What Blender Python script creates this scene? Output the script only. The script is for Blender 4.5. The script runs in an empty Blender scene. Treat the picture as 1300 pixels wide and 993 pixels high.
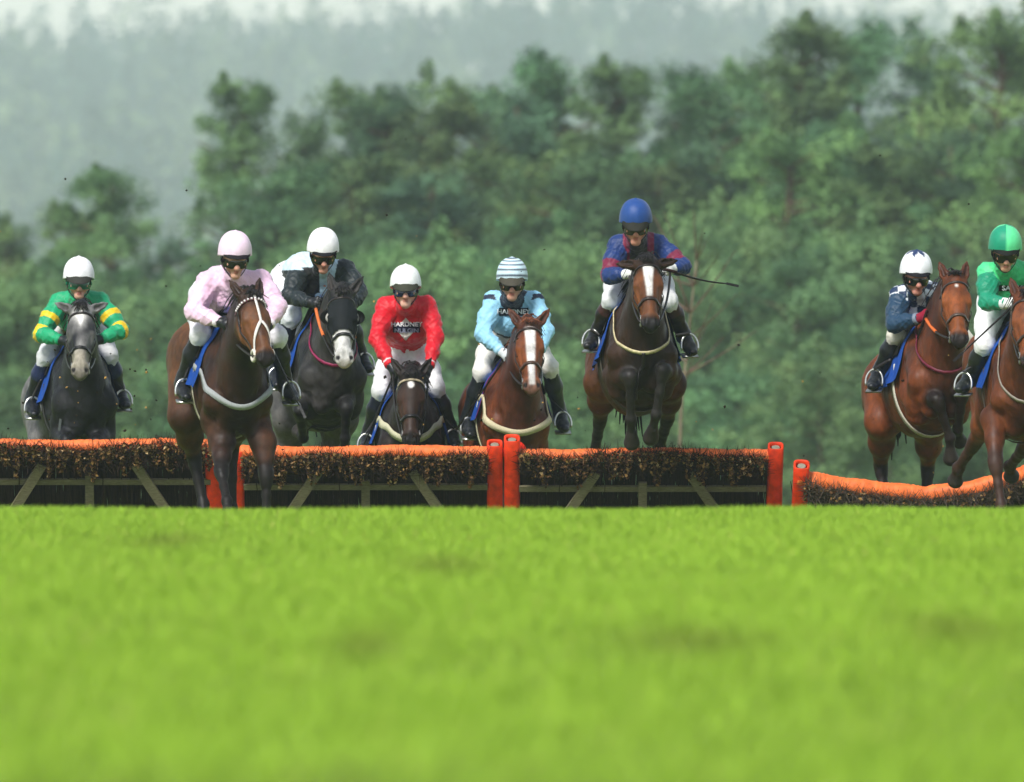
import bpy, math, random
import numpy as np
from mathutils import Vector, Matrix
from mathutils.bvhtree import BVHTree

R = math.radians
rng = np.random.default_rng(7)
random.seed(7)
scene = bpy.context.scene
col = scene.collection

# ------------------------------------------------------------------ camera, sky, sun, exposure
PX = 6.1728e-5            # radians per photograph pixel (1300 px wide)
EYE = 0.82                # camera height above the brow of the course
cam_d = bpy.data.cameras.new('camera')
cam = bpy.data.objects.new('camera', cam_d); col.objects.link(cam)
cam.location = (0, 0, EYE)
cam.rotation_euler = (R(90) - 51.5 * PX, 0, 0)
cam_d.sensor_width = 36
cam_d.lens = 36 / (1300 * PX)
cam_d.clip_start = 0.5; cam_d.clip_end = 6000
cam_d.dof.use_dof = True
cam_d.dof.focus_distance = 89.5
cam_d.dof.aperture_fstop = cam_d.lens / 1000 / 0.088
scene.camera = cam

SUN_EL, SUN_AZ = R(46), R(208)      # behind the camera's left shoulder (azimuth clockwise from +Y)
w = bpy.data.worlds.new('World'); scene.world = w; w.use_nodes = True
nt = w.node_tree; nt.nodes.clear()
sky = nt.nodes.new('ShaderNodeTexSky'); sky.sky_type = 'NISHITA'; sky.sun_disc = False
sky.sun_elevation = SUN_EL; sky.sun_rotation = SUN_AZ
sky.dust_density = 0.3; sky.air_density = 1.2; sky.ozone_density = 1.0
hs = nt.nodes.new('ShaderNodeHueSaturation'); hs.inputs['Saturation'].default_value = 0.5
bg = nt.nodes.new('ShaderNodeBackground'); bg.inputs['Strength'].default_value = 0.05
wo = nt.nodes.new('ShaderNodeOutputWorld')
nt.links.new(sky.outputs[0], hs.inputs['Color']); nt.links.new(hs.outputs[0], bg.inputs[0]); nt.links.new(bg.outputs[0], wo.inputs[0])
sun_d = bpy.data.lights.new('sun', 'SUN'); sun_d.energy = 1.5; sun_d.angle = R(14); sun_d.color = (1, .97, .92)
sun = bpy.data.objects.new('sun', sun_d); col.objects.link(sun)
sv = Vector((math.sin(SUN_AZ) * math.cos(SUN_EL), math.cos(SUN_AZ) * math.cos(SUN_EL), math.sin(SUN_EL)))
sun.rotation_euler = sv.to_track_quat('Z', 'Y').to_euler(); sun.location = (-20, 40, 60)
scene.view_settings.view_transform = 'Standard'; scene.view_settings.look = 'None'
scene.view_settings.exposure = 1.55; scene.view_settings.gamma = 1.0
scene.view_settings.use_curve_mapping = False
scene.render.engine = 'CYCLES'
cy = scene.cycles
cy.use_denoising = True; cy.max_bounces = 6; cy.diffuse_bounces = 3; cy.glossy_bounces = 2
cy.transmission_bounces = 4; cy.transparent_max_bounces = 8; cy.volume_bounces = 2
cy.use_adaptive_sampling = True; cy.adaptive_threshold = 0.02

def W(px, py, Y):
    """world point seen at photograph pixel (px,py), at distance Y"""
    k = Y * PX
    return np.array([(px - 650) * k, Y, EYE + (445 - py) * k])

# ------------------------------------------------------------------ small helpers
def lin(h):
    h = h.lstrip('#'); c = [int(h[i:i + 2], 16) / 255 for i in (0, 2, 4)]
    return np.array([x / 12.92 if x <= .04045 else ((x + .055) / 1.055) ** 2.4 for x in c])
def sm(e0, e1, x):
    t = np.clip((x - e0) / (e1 - e0), 0, 1); return t * t * (3 - 2 * t)
def unit(v):
    v = np.asarray(v, float); return v / (np.linalg.norm(v, axis=-1, keepdims=True) + 1e-12)
def A(*v): return np.array(v, float)

def fnoise(P, freq, seed, octs=3):
    r = np.random.default_rng(seed); out = np.zeros(len(P)); amp = 1; tot = 0
    for o in range(octs):
        for _ in range(4):
            d = unit(r.normal(size=3)) * freq; d2 = unit(r.normal(size=3)) * freq * .7
            out += amp * np.sin(P @ d + r.uniform(0, 6.28) + 1.3 * np.sin(P @ d2 + r.uniform(0, 6.28))) / 4
        tot += amp; amp *= .55; freq *= 2.03
    return out / tot

def mk(name, V, F, mat, parent=None, colr=None, smooth=True, matrix=None):
    """one mesh object from arrays; F is an (n,3) or (n,4) array or a list of such"""
    Fs = F if isinstance(F, list) else [F]
    Fs = [np.asarray(f, np.int32) for f in Fs if len(f)]
    me = bpy.data.meshes.new(name)
    V = np.asarray(V, np.float32)
    me.vertices.add(len(V)); me.vertices.foreach_set('co', V.ravel())
    tot = sum(f.size for f in Fs); n = sum(len(f) for f in Fs)
    me.loops.add(tot); me.polygons.add(n)
    me.loops.foreach_set('vertex_index', np.concatenate([f.ravel() for f in Fs]))
    st = []; s = 0
    for f in Fs:
        st.append(s + np.arange(len(f)) * f.shape[1]); s += f.size
    me.polygons.foreach_set('loop_start', np.concatenate(st).astype(np.int32))
    me.polygons.foreach_set('use_smooth', np.full(n, smooth, bool))
    me.update(calc_edges=True)
    if colr is not None:
        c = np.ones((len(V), 4), np.float32); c[:, :3] = colr
        at = me.color_attributes.new('Col', 'FLOAT_COLOR', 'POINT'); at.data.foreach_set('color', c.ravel())
    if mat is not None: me.materials.append(mat)
    o = bpy.data.objects.new(name, me); col.objects.link(o)
    if parent is not None: o.parent = parent
    if matrix is not None: o.matrix_world = matrix
    return o

def tag(o, label=None, cat=None, group=None, kind=None):
    if label: o['label'] = label
    if cat: o['category'] = cat
    if group: o['group'] = group
    if kind: o['kind'] = kind
    return o
def empty(name, loc, rz=0):
    o = bpy.data.objects.new(name, None); col.objects.link(o); o.location = loc; o.rotation_euler = (0, 0, rz)
    o.empty_display_size = .1
    return o

class MB:
    """collects pieces of one mesh"""
    def __init__(s): s.V = []; s.F4 = []; s.F3 = []; s.C = []; s.n = 0
    def add(s, V, F4=None, F3=None, c=None):
        V = np.asarray(V, float); s.V.append(V)
        if F4 is not None and len(F4): s.F4.append(np.asarray(F4) + s.n)
        if F3 is not None and len(F3): s.F3.append(np.asarray(F3) + s.n)
        s.C.append(np.tile(np.ones(3) if c is None else c, (len(V), 1)) if c is None or np.ndim(c) == 1 else c)
        s.n += len(V); return s
    def box(s, c, ax, half, colr=None):
        """c centre, ax 3x3 rows = axes, half sizes"""
        pts = [(i, j, k) for k in (-1, 1) for j in (-1, 1) for i in (-1, 1)]
        V = np.array([c + sum(np.asarray(ax[m]) * half[m] * p[m] for m in range(3)) for p in pts])
        return s.add(V, [[0, 2, 3, 1], [4, 5, 7, 6], [0, 1, 5, 4], [2, 6, 7, 3], [0, 4, 6, 2], [1, 3, 7, 5]], c=colr)
    def tube(s, path, rad, seg=8, colr=None, caps=True):
        path = np.asarray(path, float); n = len(path)
        rad = np.full(n, rad) if np.ndim(rad) == 0 else np.asarray(rad)
        T = unit(np.gradient(path, axis=0)); ref = A(0, 0, 1) if abs(T[0, 2]) < .9 else A(1, 0, 0)
        V = []
        for i in range(n):
            u = unit(np.cross(T[i], ref)); v = np.cross(T[i], u); ref = -np.cross(T[i], u) if False else ref
            a = np.linspace(0, 2 * math.pi, seg, endpoint=False)
            V.append(path[i] + rad[i] * (np.cos(a)[:, None] * u + np.sin(a)[:, None] * v))
        V = np.concatenate(V); F = []
        for i in range(n - 1):
            for j in range(seg):
                F.append([i * seg + j, i * seg + (j + 1) % seg, (i + 1) * seg + (j + 1) % seg, (i + 1) * seg + j])
        F3 = []
        if caps:
            V = np.vstack([V, path[0], path[-1]]); a, b = n * seg, n * seg + 1
            for j in range(seg):
                F3.append([a, (j + 1) % seg, j]); F3.append([b, (n - 1) * seg + j, (n - 1) * seg + (j + 1) % seg])
        return s.add(V, F, F3, colr)
    def ribbon(s, path, nrm, width, thick, colr=None):
        path = np.asarray(path, float); n = len(path); T = unit(np.gradient(path, axis=0))
        nrm = np.tile(nrm, (n, 1)) if np.ndim(nrm) == 1 else nrm
        side = unit(np.cross(T, nrm)); nn = unit(np.cross(side, T))
        wd = (np.full(n, width) if np.ndim(width) == 0 else np.asarray(width))[:, None] / 2
        V = np.stack([path - side * wd, path + side * wd, path + side * wd + nn * thick, path - side * wd + nn * thick], 1).reshape(-1, 3)
        F = []
        for i in range(n - 1):
            a, b = i * 4, i * 4 + 4
            for j in range(4): F.append([a + j, b + j, b + (j + 1) % 4, a + (j + 1) % 4])
        F += [[0, 1, 2, 3], [4 * n - 1, 4 * n - 2, 4 * n - 3, 4 * n - 4]]
        return s.add(V, F, c=colr)
    def build(s, name, mat, parent=None, smooth=False, matrix=None, color=True):
        F = []
        if s.F4: F.append(np.concatenate(s.F4))
        if s.F3: F.append(np.concatenate(s.F3))
        return mk(name, np.concatenate(s.V), F, mat, parent, np.concatenate(s.C) if color else None, smooth, matrix)

def bez(p0, p1, p2, n):
    t = np.linspace(0, 1, n)[:, None]; return (1 - t) ** 2 * p0 + 2 * t * (1 - t) * p1 + t * t * p2
def spline(pts, n):
    """Catmull-Rom through pts"""
    P = np.asarray(pts, float); P = np.vstack([2 * P[0] - P[1], P, 2 * P[-1] - P[-2]]); m = len(P) - 3
    u = np.linspace(0, m - 1e-6, n); i = u.astype(int); t = (u - i)[:, None]
    a, b, c, d = P[i], P[i + 1], P[i + 2], P[i + 3]
    return .5 * (2 * b + (c - a) * t + (2 * a - 5 * b + 4 * c - d) * t ** 2 + (3 * b - a - 3 * c + d) * t ** 3)

# ------------------------------------------------------------------ materials
def mat_new(name):
    m = bpy.data.materials.new(name); m.use_nodes = True
    n = m.node_tree; b = n.nodes['Principled BSDF']; return m, n, b
def N(n, t, **kw):
    nd = n.nodes.new(t)
    for k, v in kw.items():
        if k in nd.inputs: nd.inputs[k].default_value = v
        else: setattr(nd, k, v)
    return nd
def vmat(name, rough=.6, spec=.3, nscale=20, namt=.25, bump=.0, bscale=200, sheen=0, detail=4, stretch=None, streak=None):
    """colour from the mesh's Col attribute, broken up by noise, with fine relief"""
    m, n, b = mat_new(name)
    at = N(n, 'ShaderNodeAttribute', attribute_name='Col')
    tc = N(n, 'ShaderNodeTexCoord')
    vec = tc.outputs['Object']
    if stretch:
        mp = N(n, 'ShaderNodeMapping'); mp.inputs['Scale'].default_value = stretch
        n.links.new(vec, mp.inputs[0]); vec = mp.outputs[0]
    no = N(n, 'ShaderNodeTexNoise', Scale=nscale, Detail=detail); n.links.new(vec, no.inputs['Vector'])
    mr = N(n, 'ShaderNodeMapRange'); mr.inputs['From Min'].default_value = .25; mr.inputs['From Max'].default_value = .75
    mr.inputs['To Min'].default_value = 1 - namt; mr.inputs['To Max'].default_value = 1 + namt
    n.links.new(no.outputs[0], mr.inputs[0])
    mx = N(n, 'ShaderNodeVectorMath', operation='MULTIPLY')
    n.links.new(at.outputs['Color'], mx.inputs[0]); n.links.new(mr.outputs[0], mx.inputs[1])
    n.links.new(mx.outputs[0], b.inputs['Base Color'])
    b.inputs['Roughness'].default_value = rough; b.inputs['Specular IOR Level'].default_value = spec
    if streak:
        mp2 = N(n, 'ShaderNodeMapping'); mp2.inputs['Scale'].default_value = streak; n.links.new(tc.outputs['Object'], mp2.inputs[0])
        n4 = N(n, 'ShaderNodeTexNoise', Scale=1.0, Detail=6.0, Roughness=.65); n.links.new(mp2.outputs[0], n4.inputs['Vector'])
        m4 = N(n, 'ShaderNodeMapRange'); m4.inputs['From Min'].default_value = .3; m4.inputs['From Max'].default_value = .7; m4.inputs['To Min'].default_value = .62; m4.inputs['To Max'].default_value = 1.3
        n.links.new(n4.outputs[0], m4.inputs[0]); mm = N(n, 'ShaderNodeVectorMath', operation='MULTIPLY'); n.links.new(mx.outputs[0], mm.inputs[0]); n.links.new(m4.outputs[0], mm.inputs[1]); n.links.new(mm.outputs[0], b.inputs['Base Color'])
        m5 = N(n, 'ShaderNodeMapRange'); m5.inputs['From Min'].default_value = .3; m5.inputs['From Max'].default_value = .7; m5.inputs['To Min'].default_value = rough - .12; m5.inputs['To Max'].default_value = rough + .2
        n.links.new(no.outputs[0], m5.inputs[0]); n.links.new(m5.outputs[0], b.inputs['Roughness'])
    if sheen:
        b.inputs['Sheen Weight'].default_value = sheen
    if bump:
        n2 = N(n, 'ShaderNodeTexNoise', Scale=bscale, Detail=3.0); n.links.new(tc.outputs['Object'], n2.inputs['Vector'])
        bp = N(n, 'ShaderNodeBump', Strength=bump, Distance=.004); n.links.new(n2.outputs[0], bp.inputs['Height'])
        n.links.new(bp.outputs[0], b.inputs['Normal'])
    return m
M = {}
M['coat'] = vmat('horse_coat', .52, .28, 7, .45, .5, 110, detail=9, streak=(34, 34, 16))
M['hair'] = vmat('horse_hair', .5, .3, 60, .3)
M['eye'] = vmat('eye', .08, .6, 5, 0)
M['silk'] = vmat('silk_cloth', .5, .32, 30, .10, .35, 110, sheen=.1)
M['cloth'] = vmat('cotton_cloth', .75, .2, 40, .1, .3, 240)
M['leather'] = vmat('leather', .38, .45, 50, .3, .25, 260)
M['dull'] = vmat('webbing', .8, .15, 90, .18, .3, 300)
M['skin'] = vmat('skin', .5, .35, 40, .1, .1, 300)
M['lens'] = vmat('goggle_lens', .12, .6, 10, .1)
M['metal'] = vmat('stirrup_steel', .28, .6, 60, .2); M['metal'].node_tree.nodes['Principled BSDF'].inputs['Metallic'].default_value = .85
M['vinyl'] = vmat('orange_vinyl', .55, .28, 16, .38, .9, 30, detail=8)
M['wood'] = vmat('weathered_wood', .85, .15, 30, .35, .5, 120, stretch=(1, 6, 6))
M['brush'] = vmat('birch_brush', .8, .15, 40, .3)
M['foliage'] = vmat('pine_foliage', .7, .2, 1.2, .3)
M['bark'] = vmat('bark', .9, .1, 3, .3)
M['clod'] = vmat('turf_clod', .9, .1, 60, .3)
def tree_random(m):
    n = m.node_tree; b = n.nodes['Principled BSDF']; src = b.inputs['Base Color'].links[0].from_socket
    oi = N(n, 'ShaderNodeObjectInfo'); h = N(n, 'ShaderNodeHueSaturation')
    m1 = N(n, 'ShaderNodeMapRange'); m1.inputs['To Min'].default_value = 1.1; m1.inputs['To Max'].default_value = 1.9
    m2 = N(n, 'ShaderNodeMapRange'); m2.inputs['To Min'].default_value = .485; m2.inputs['To Max'].default_value = .515
    n.links.new(oi.outputs['Random'], m1.inputs[0]); n.links.new(oi.outputs['Random'], m2.inputs[0])
    n.links.new(src, h.inputs['Color']); n.links.new(m1.outputs[0], h.inputs['Value']); n.links.new(m2.outputs[0], h.inputs['Hue'])
    n.links.new(h.outputs[0], b.inputs['Base Color'])
    b.inputs['Subsurface Weight'].default_value = 0
tree_random(M['foliage'])

# ground: mown turf with worn, dry patches
def ground_mat():
    m, n, b = mat_new('turf')
    tc = N(n, 'ShaderNodeTexCoord')
    n1 = N(n, 'ShaderNodeTexNoise', Scale=.35, Detail=5.0); n.links.new(tc.outputs['Object'], n1.inputs['Vector'])
    n2 = N(n, 'ShaderNodeTexNoise', Scale=6.0, Detail=6.0); n.links.new(tc.outputs['Object'], n2.inputs['Vector'])
    r1 = N(n, 'ShaderNodeValToRGB')
    e = r1.color_ramp.elements; e[0].position = .3; e[0].color = (.15, .22, .028, 1); e[1].position = .62; e[1].color = (.19, .275, .036, 1)
    n.links.new(n1.outputs[0], r1.inputs[0])
    r2 = N(n, 'ShaderNodeValToRGB'); e = r2.color_ramp.elements
    e[0].position = .63; e[0].color = (0, 0, 0, 1); e[1].position = .8; e[1].color = (1, 1, 1, 1); n.links.new(n2.outputs[0], r2.inputs[0])
    mx = N(n, 'ShaderNodeMix', data_type='RGBA'); mx.inputs['B'].default_value = (.15, .15, .05, 1)
    n.links.new(r2.outputs[0], mx.inputs['Factor']); n.links.new(r1.outputs[0], mx.inputs['A'])
    n.links.new(mx.outputs['Result'], b.inputs['Base Color'])
    b.inputs['Roughness'].default_value = .9; b.inputs['Specular IOR Level'].default_value = .1
    n3 = N(n, 'ShaderNodeTexNoise', Scale=60.0, Detail=4.0); n.links.new(tc.outputs['Object'], n3.inputs['Vector'])
    bp = N(n, 'ShaderNodeBump', Strength=.8, Distance=.03); n.links.new(n3.outputs[0], bp.inputs['Height']); n.links.new(bp.outputs[0], b.inputs['Normal'])
    return m
M['turf'] = ground_mat()
M['grass'] = vmat('grass_blades', .7, .15, .8, .10)

# ------------------------------------------------------------------ terrain
def zg(x, y):
    x = np.asarray(x, float); y = np.asarray(y, float)
    d = np.clip(y - 66, 0, 30); z = -.0013 * d ** 2
    z = z - .078 * np.clip(y - 96, 0, 9) - .012 * np.clip(y - 105, 0, 60)
    z = z + 95 * sm(2000, 4300, y)
    z = z - .06 + .03 * np.sin(x * .9 + y * .21) * np.sin(y * .13 + 1) * sm(90, 30, y)
    return z
ys = np.concatenate([np.linspace(-60, 10, 15), np.linspace(11, 140, 200), np.linspace(145, 4600, 200)])
xs = np.concatenate([np.linspace(-2400, -40, 34), np.linspace(-36, 36, 90), np.linspace(40, 2400, 34)])
GX, GY = np.meshgrid(xs, ys); V = np.stack([GX, GY, zg(GX, GY)], -1).reshape(-1, 3)
nx = len(xs); I, J = np.meshgrid(np.arange(nx - 1), np.arange(len(ys) - 1)); q = (J * nx + I).ravel()
ground = mk('ground', V, np.stack([q, q + 1, q + nx + 1, q + nx], 1), M['turf'])
tag(ground, kind='structure')

def grass():
    n = 620000
    u = rng.random(n); y = 18 + 76 * u ** .62
    half = .047 * y + 1.2; x = rng.uniform(-1, 1, n) * half
    P = np.stack([x, y, zg(x, y) - .006], -1)
    h = rng.uniform(.022, .055, n) * (1 + .35 * np.sin(x * 3.1 + y * 1.7) * np.sin(y * 2.3))
    a = rng.uniform(0, 6.28, n); wd = rng.uniform(.0025, .0055, n)
    s = np.stack([np.cos(a), np.sin(a), 0 * a], -1) * wd[:, None]
    ln = rng.normal(0, .45, (n, 2)) * h[:, None]
    tip = P + np.stack([ln[:, 0], ln[:, 1], h], -1)
    V = np.stack([P - s, P + s, tip], 1).reshape(-1, 3)
    big = fnoise(np.stack([x * .6, y * .15, 0 * x], -1), 1.4, 3)
    t = rng.random(n)[:, None]
    c = lin('#84a930') * (1 - t) + lin('#98ba3e') * t
    c = c * (.95 + .08 * big[:, None])
    dry = rng.random(n) < .02; c[dry] = lin('#a0a050')
    # worn, muddied places
    for (px, py, rx, ry) in ((215, 672, 45, 10), (465, 795, 45, 17), (880, 790, 90, 14), (1210, 780, 70, 22), (560, 700, 60, 12)):
        yy = EYE / ((py - 445) * PX); xx = (px - 650) * PX * yy
        y2 = EYE / ((py + ry - 445) * PX)
        dd = ((x - xx) / (rx * PX * yy)) ** 2 + ((y - yy) / (yy - y2)) ** 2
        k = (np.exp(-dd) * .5)[:, None]; c = c * (1 - k) + lin('#5d5a2a') * k
    c = np.repeat(c, 3, 0); 
    o = mk('grass', V, np.arange(n * 3).reshape(-1, 3), M['grass'], None, c, False)
    tag(o, 'bright green short turf grass on the brow in front of the hurdles', 'grass', kind='stuff')
grass()

# ------------------------------------------------------------------ trees
def leafcloud(ctrs, radii, per, size, r):
    """crossed leaf tufts spread through flattened clumps"""
    n = len(ctrs) * per
    c = np.repeat(ctrs, per, 0); rd = np.repeat(radii, per, 0)
    d = unit(r.normal(size=(n, 3))); rr = r.random((n, 1)) ** .45
    P = c + d * rr * rd
    nr = unit(d * .8 + A(0, 0, .6) + r.normal(0, .5, (n, 3))); t = unit(np.cross(nr, r.normal(size=(n, 3)))); b = np.cross(nr, t)
    s = (size * r.uniform(.6, 1.3, n))[:, None]
    V = np.stack([P - t * s * .5 - b * s * .15, P + b * s * .5, P + t * s * .5 + b * s * .1, P - b * s * .45 + nr * s * .25], 1).reshape(-1, 3)
    return V, np.arange(n * 4).reshape(-1, 4), n
def make_pine(seed, h, wid, base=.12, dens=1.0, hues=('#3d5a36', '#56773f'), clump=.115, top=.30):
    r = np.random.default_rng(seed)
    root = empty('pine_tree', (0, 0, 0))
    lean = r.normal(0, .010, 2) * h
    tr = MB(); zs = np.linspace(0, 1, 9)
    path = np.stack([lean[0] * zs ** 2 + .04 * np.sin(zs * 5), lean[1] * zs ** 2, zs * h * .95], -1)
    tr.tube(path, .016 * h * (1 - zs * .88) + .012, 8, lin('#5a463a'))
    limbs = MB(); cc = []; rr = []
    nl = int(40 * dens)
    for i in range(nl):
        u = ((i + r.random()) / nl) ** .9; t = base + (.97 - base) * u
        prof = top + (1 - top) * (1 - u ** 2.2); prof *= .55 + .45 * min(1, u * 5)
        L = wid * .5 * prof * r.uniform(.55, 1.15)
        a = i * 2.4 + r.normal(0, .5); p0 = np.array([np.interp(t, zs, path[:, k]) for k in range(3)])
        d = A(math.cos(a), math.sin(a), r.uniform(.0, .35) + .35 * u)
        p2 = p0 + d * L; p1 = p0 + d * L * .5 + A(0, 0, -.06 * L)
        limbs.tube(bez(p0, p1, p2, 7)[:5], np.linspace(.055, .014, 5) * h / 9, 5, lin('#5a4236'), caps=False)
        m = max(2, int(L / (.10 * wid)))
        for j in range(m):
            f = .30 + .70 * (j + r.random() * .7) / m
            c = p0 + d * L * f + r.normal(0, .035 * wid, 3)
            q = r.uniform(.5, 1.15) * wid * clump * (1.15 - .3 * u)
            cc.append(c); rr.append((q, q * r.uniform(.8, 1.1), q * r.uniform(.65, .95)))
            if r.random() < .35:      # upright shoot
                cc.append(c + A(0, 0, q * .8)); rr.append((q * .4, q * .4, q * .75))
    for _ in range(5):
        c = path[-1] + r.normal(0, .05 * wid, 3) * A(1, 1, .5); q = wid * r.uniform(.05, .09); cc.append(c); rr.append((q, q, q * 1.3))
    cc = np.array(cc); rr = np.array(rr)
    per = 190; V, F, n = leafcloud(cc, rr, per, .0145 * wid, r)
    t = np.repeat(r.random(len(cc)), per * 4)[:, None]; t2 = np.repeat(r.random(n), 4)[:, None]
    c = lin(hues[0]) * (1 - t) + lin(hues[1]) * t; c = c * (.75 + .5 * t2)
    tr.build('trunk', M['bark'], root, True)
    limbs.build('limbs', M['bark'], root, True)['kind'] = 'stuff'
    mk('crown', V, F, M['foliage'], root, c, False)
    root['h'] = h; root['w'] = wid
    return root
def copy_tree(root, parent=None):
    c = root.copy(); col.objects.link(c)
    if parent is not None: c.parent = parent
    for ch in list(root.children):
        copy_tree(ch, c)
    return c
HU = [('#31482c', '#5f774a'), ('#334d34', '#587850'), ('#3c5432', '#6a844e'), ('#2c4232', '#4e6c4e')]
protos = [make_pine(11, 9, 4.6, .06, 1.15, HU[0]), make_pine(12, 9.5, 4.2, .06, 1.2, HU[1]),
          make_pine(13, 8.5, 5.0, .05, 1.2, HU[2], top=.4), make_pine(14, 9.5, 4.0, .08, 1.2, HU[3], top=.25)]
bushes = [make_pine(21, 4, 4.2, .04, .9, ('#3e5a3a', '#6e8a58'), top=.5), make_pine(22, 4.5, 3.9, .04, .9, ('#365236', '#607e54'), top=.5)]
for b in bushes: b.name = 'bushy_pine'
used = set()
def put_tree(px, py, Y, proto, label, wpx=None, group=None, name=None):
    p = proto; Y = Y * .9
    if id(p) in used: o = copy_tree(p)
    else: o = p; used.add(id(p))
    top = W(px, py, Y); g = float(zg(top[0], Y)) - .1
    s = (top[2] - g) / p['h'] * 1.0
    sx = s if wpx is None else wpx * PX * Y / p['w']
    o.location = (top[0], Y, g); o.scale = (sx, sx, s); o.rotation_euler = (0, 0, random.uniform(0, 6.28))
    tag(o, label, 'tree', group); 
    return o
SPOTS = [(-50, 'beyond the left edge'), (20, 'at the left edge of the picture'), (100, 'behind the green and gold rider'), (185, 'between the gold-hooped and pink riders'), (250, 'just left of the pink rider'), (320, 'just right of the pink cap'),
 (375, 'behind the black and white rider'), (447, 'between the black and red riders'), (515, 'behind the red rider'), (575, 'between the red and light blue riders'), (648, 'behind the light blue rider'), (735, 'left of the leaping horse'),
 (820, 'behind the blue-capped rider'), (905, 'right of the held-out whip'), (945, 'right of the bare trunk'), (1000, 'above the gap between two hurdles'), (1075, 'left of the checked rider'), (1150, 'behind the checked rider'), (1220, 'between the checked and green riders'), (1280, 'behind the green rider')]
def spot(px): return min(SPOTS, key=lambda q: abs(q[0] - px))[1]
# the grove, from the skyline down (photo x, y of the tip, distance, which kind, width in px)
GR = 'pines of the grove behind the hurdles'
sky_line = [
 (312, 100, 322, 0, 190, 'pine with ragged crown at the left end of the tall grove'),
 (395, 150, 330, 1, 190, 'lower pine in the notch of the skyline just right of the grove\'s left end'),
 (500, 112, 335, 3, 240, 'pine on the skyline above the rider in red'),
 (600, 118, 345, 2, 250, 'broad pine on the skyline above and left of the light blue rider'),
 (700, 72, 340, 1, 230, 'pointed pine on the skyline between the light blue rider and the jumping rider'),
 (785, 78, 338, 0, 230, 'round-topped pine on the skyline directly above the blue-capped jumping rider'),
 (455, 118, 338, 2, 220, 'pine on the skyline above the gap between the black and red riders'),
 (555, 128, 332, 0, 230, 'dark pine on the skyline right of the one above the red rider'),
 (868, 86, 345, 3, 210, 'narrow pine in the skyline dip right of the blue-capped rider'),
 (908, 98, 336, 1, 220, 'pine in the skyline dip right of the narrow one'),
 (650, 120, 334, 3, 230, 'slim dark pine on the skyline directly above the light blue rider'),
 (945, 92, 350, 2, 200, 'pine at the foot of the tall right-hand trees in the skyline dip'),
 (1018, 22, 342, 0, 260, 'tallest pine of the grove with a knobbly top, right of centre'),
 (1085, 28, 352, 1, 240, 'tall pine next right of the tallest one on the skyline'),
 (1165, 52, 345, 3, 230, 'pine on the skyline above the rider in navy and white checks'),
 (1252, 30, 340, 2, 260, 'tall broad pine above the rider in green at the right edge'),
 (1330, 35, 345, 0, 260, 'pine cut by the right edge of the picture on the skyline'),
]
for px, py, Y, k, wp, lb in sky_line: put_tree(px, py - 10, Y, protos[k], lb, wp * 1.6, GR)
mid = [(352, 205, 312), (440, 190, 318), (545, 215, 314), (640, 195, 316), (735, 190, 312), (830, 200, 315), (905, 175, 318), (985, 170, 312), (1060, 150, 316), (1140, 180, 312), (1215, 160, 316), (1290, 170, 310)]
for i, (px, py, Y) in enumerate(mid):
    put_tree(px, py, Y, protos[(i * 3 + 1) % 4], 'second-row pine with its tip below the skyline, ' + spot(px), 400, GR)
low = [(370, 330, 292), (455, 300, 296), (560, 325, 292), (650, 310, 297), (745, 320, 293), (850, 330, 298), (940, 290, 295), (1010, 330, 290), (1090, 310, 296), (1180, 335, 292), (1260, 300, 296)]
for i, (px, py, Y) in enumerate(low):
    put_tree(px, py, Y, bushes[i % 2], 'low bushy pine at helmet height ' + spot(px), 360, GR, )
low2 = [(60, 480, 272), (180, 485, 270), (300, 455, 268), (420, 470, 266), (560, 480, 268), (700, 465, 265), (930, 480, 266), (1040, 455, 262), (1130, 480, 266), (1250, 470, 268)]
for i, (px, py, Y) in enumerate(low2):
    put_tree(px, py, Y, bushes[(i + 1) % 2], 'small light green bush at hurdle height ' + spot(px), 330, 'bushes at the foot of the grove')
left = [(142, 205, 330, 0, 235, 'lone pine with a rounded two-lobed top above the rider in green and gold'),
        (78, 258, 334, 2, 150, 'smaller pine at the left shoulder of the lone left-hand pine'),
        (8, 268, 338, 1, 150, 'pine cut by the left edge of the picture'),
        (215, 300, 336, 3, 150, 'low pine left of the pink-capped rider'),
        (-55, 290, 336, 2, 200, 'pine just outside the left end of the row'),]
for px, py, Y, k, wp, lb in left: put_tree(px, py, Y, protos[k], lb, wp * 1.4, 'pines left of the gap')
for i, (px, py, Y) in enumerate([(20, 370, 300), (100, 345, 302), (185, 380, 298), (255, 352, 306), (325, 362, 304), (-40, 400, 300)]):
    put_tree(px, py, Y, bushes[i % 2], 'low dense pine on the left, ' + spot(px), 330, 'low trees on the left')
# dead bare birch right of the jumping horse
def bare_tree():
    r = np.random.default_rng(5); root = empty('bare_tree', (0, 0, 0)); b = MB()
    Y = 135; base = W(858, 640, Y); g = float(zg(base[0], Y)) - .1; top = W(884, 330, Y)
    p = spline([A(base[0], Y, g), W(864, 540, Y), W(872, 450, Y), top], 12) - A(base[0], Y, g)
    b.tube(p, np.linspace(.024, .009, 12), 8, lin('#7d7260')); b.build('trunk', M['bark'], root, True)
    t = MB()
    for i in range(26):
        q = p[r.integers(4, 12)]; d = unit(A(r.normal(), r.normal(), r.uniform(.3, 1.4))); L = r.uniform(.3, .9)
        t.tube(bez(q, q + d * L * .5, q + d * L + A(0, 0, .1), 4), np.linspace(.012, .004, 4), 4, lin('#6e5a50'), caps=False)
    t.build('twigs', M['bark'], root, False)
    root.location = (base[0], Y, g)
    tag(root, 'thin pale bare trunk with brown twigs right of the jumping horse', 'tree')
bare_tree()
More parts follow.
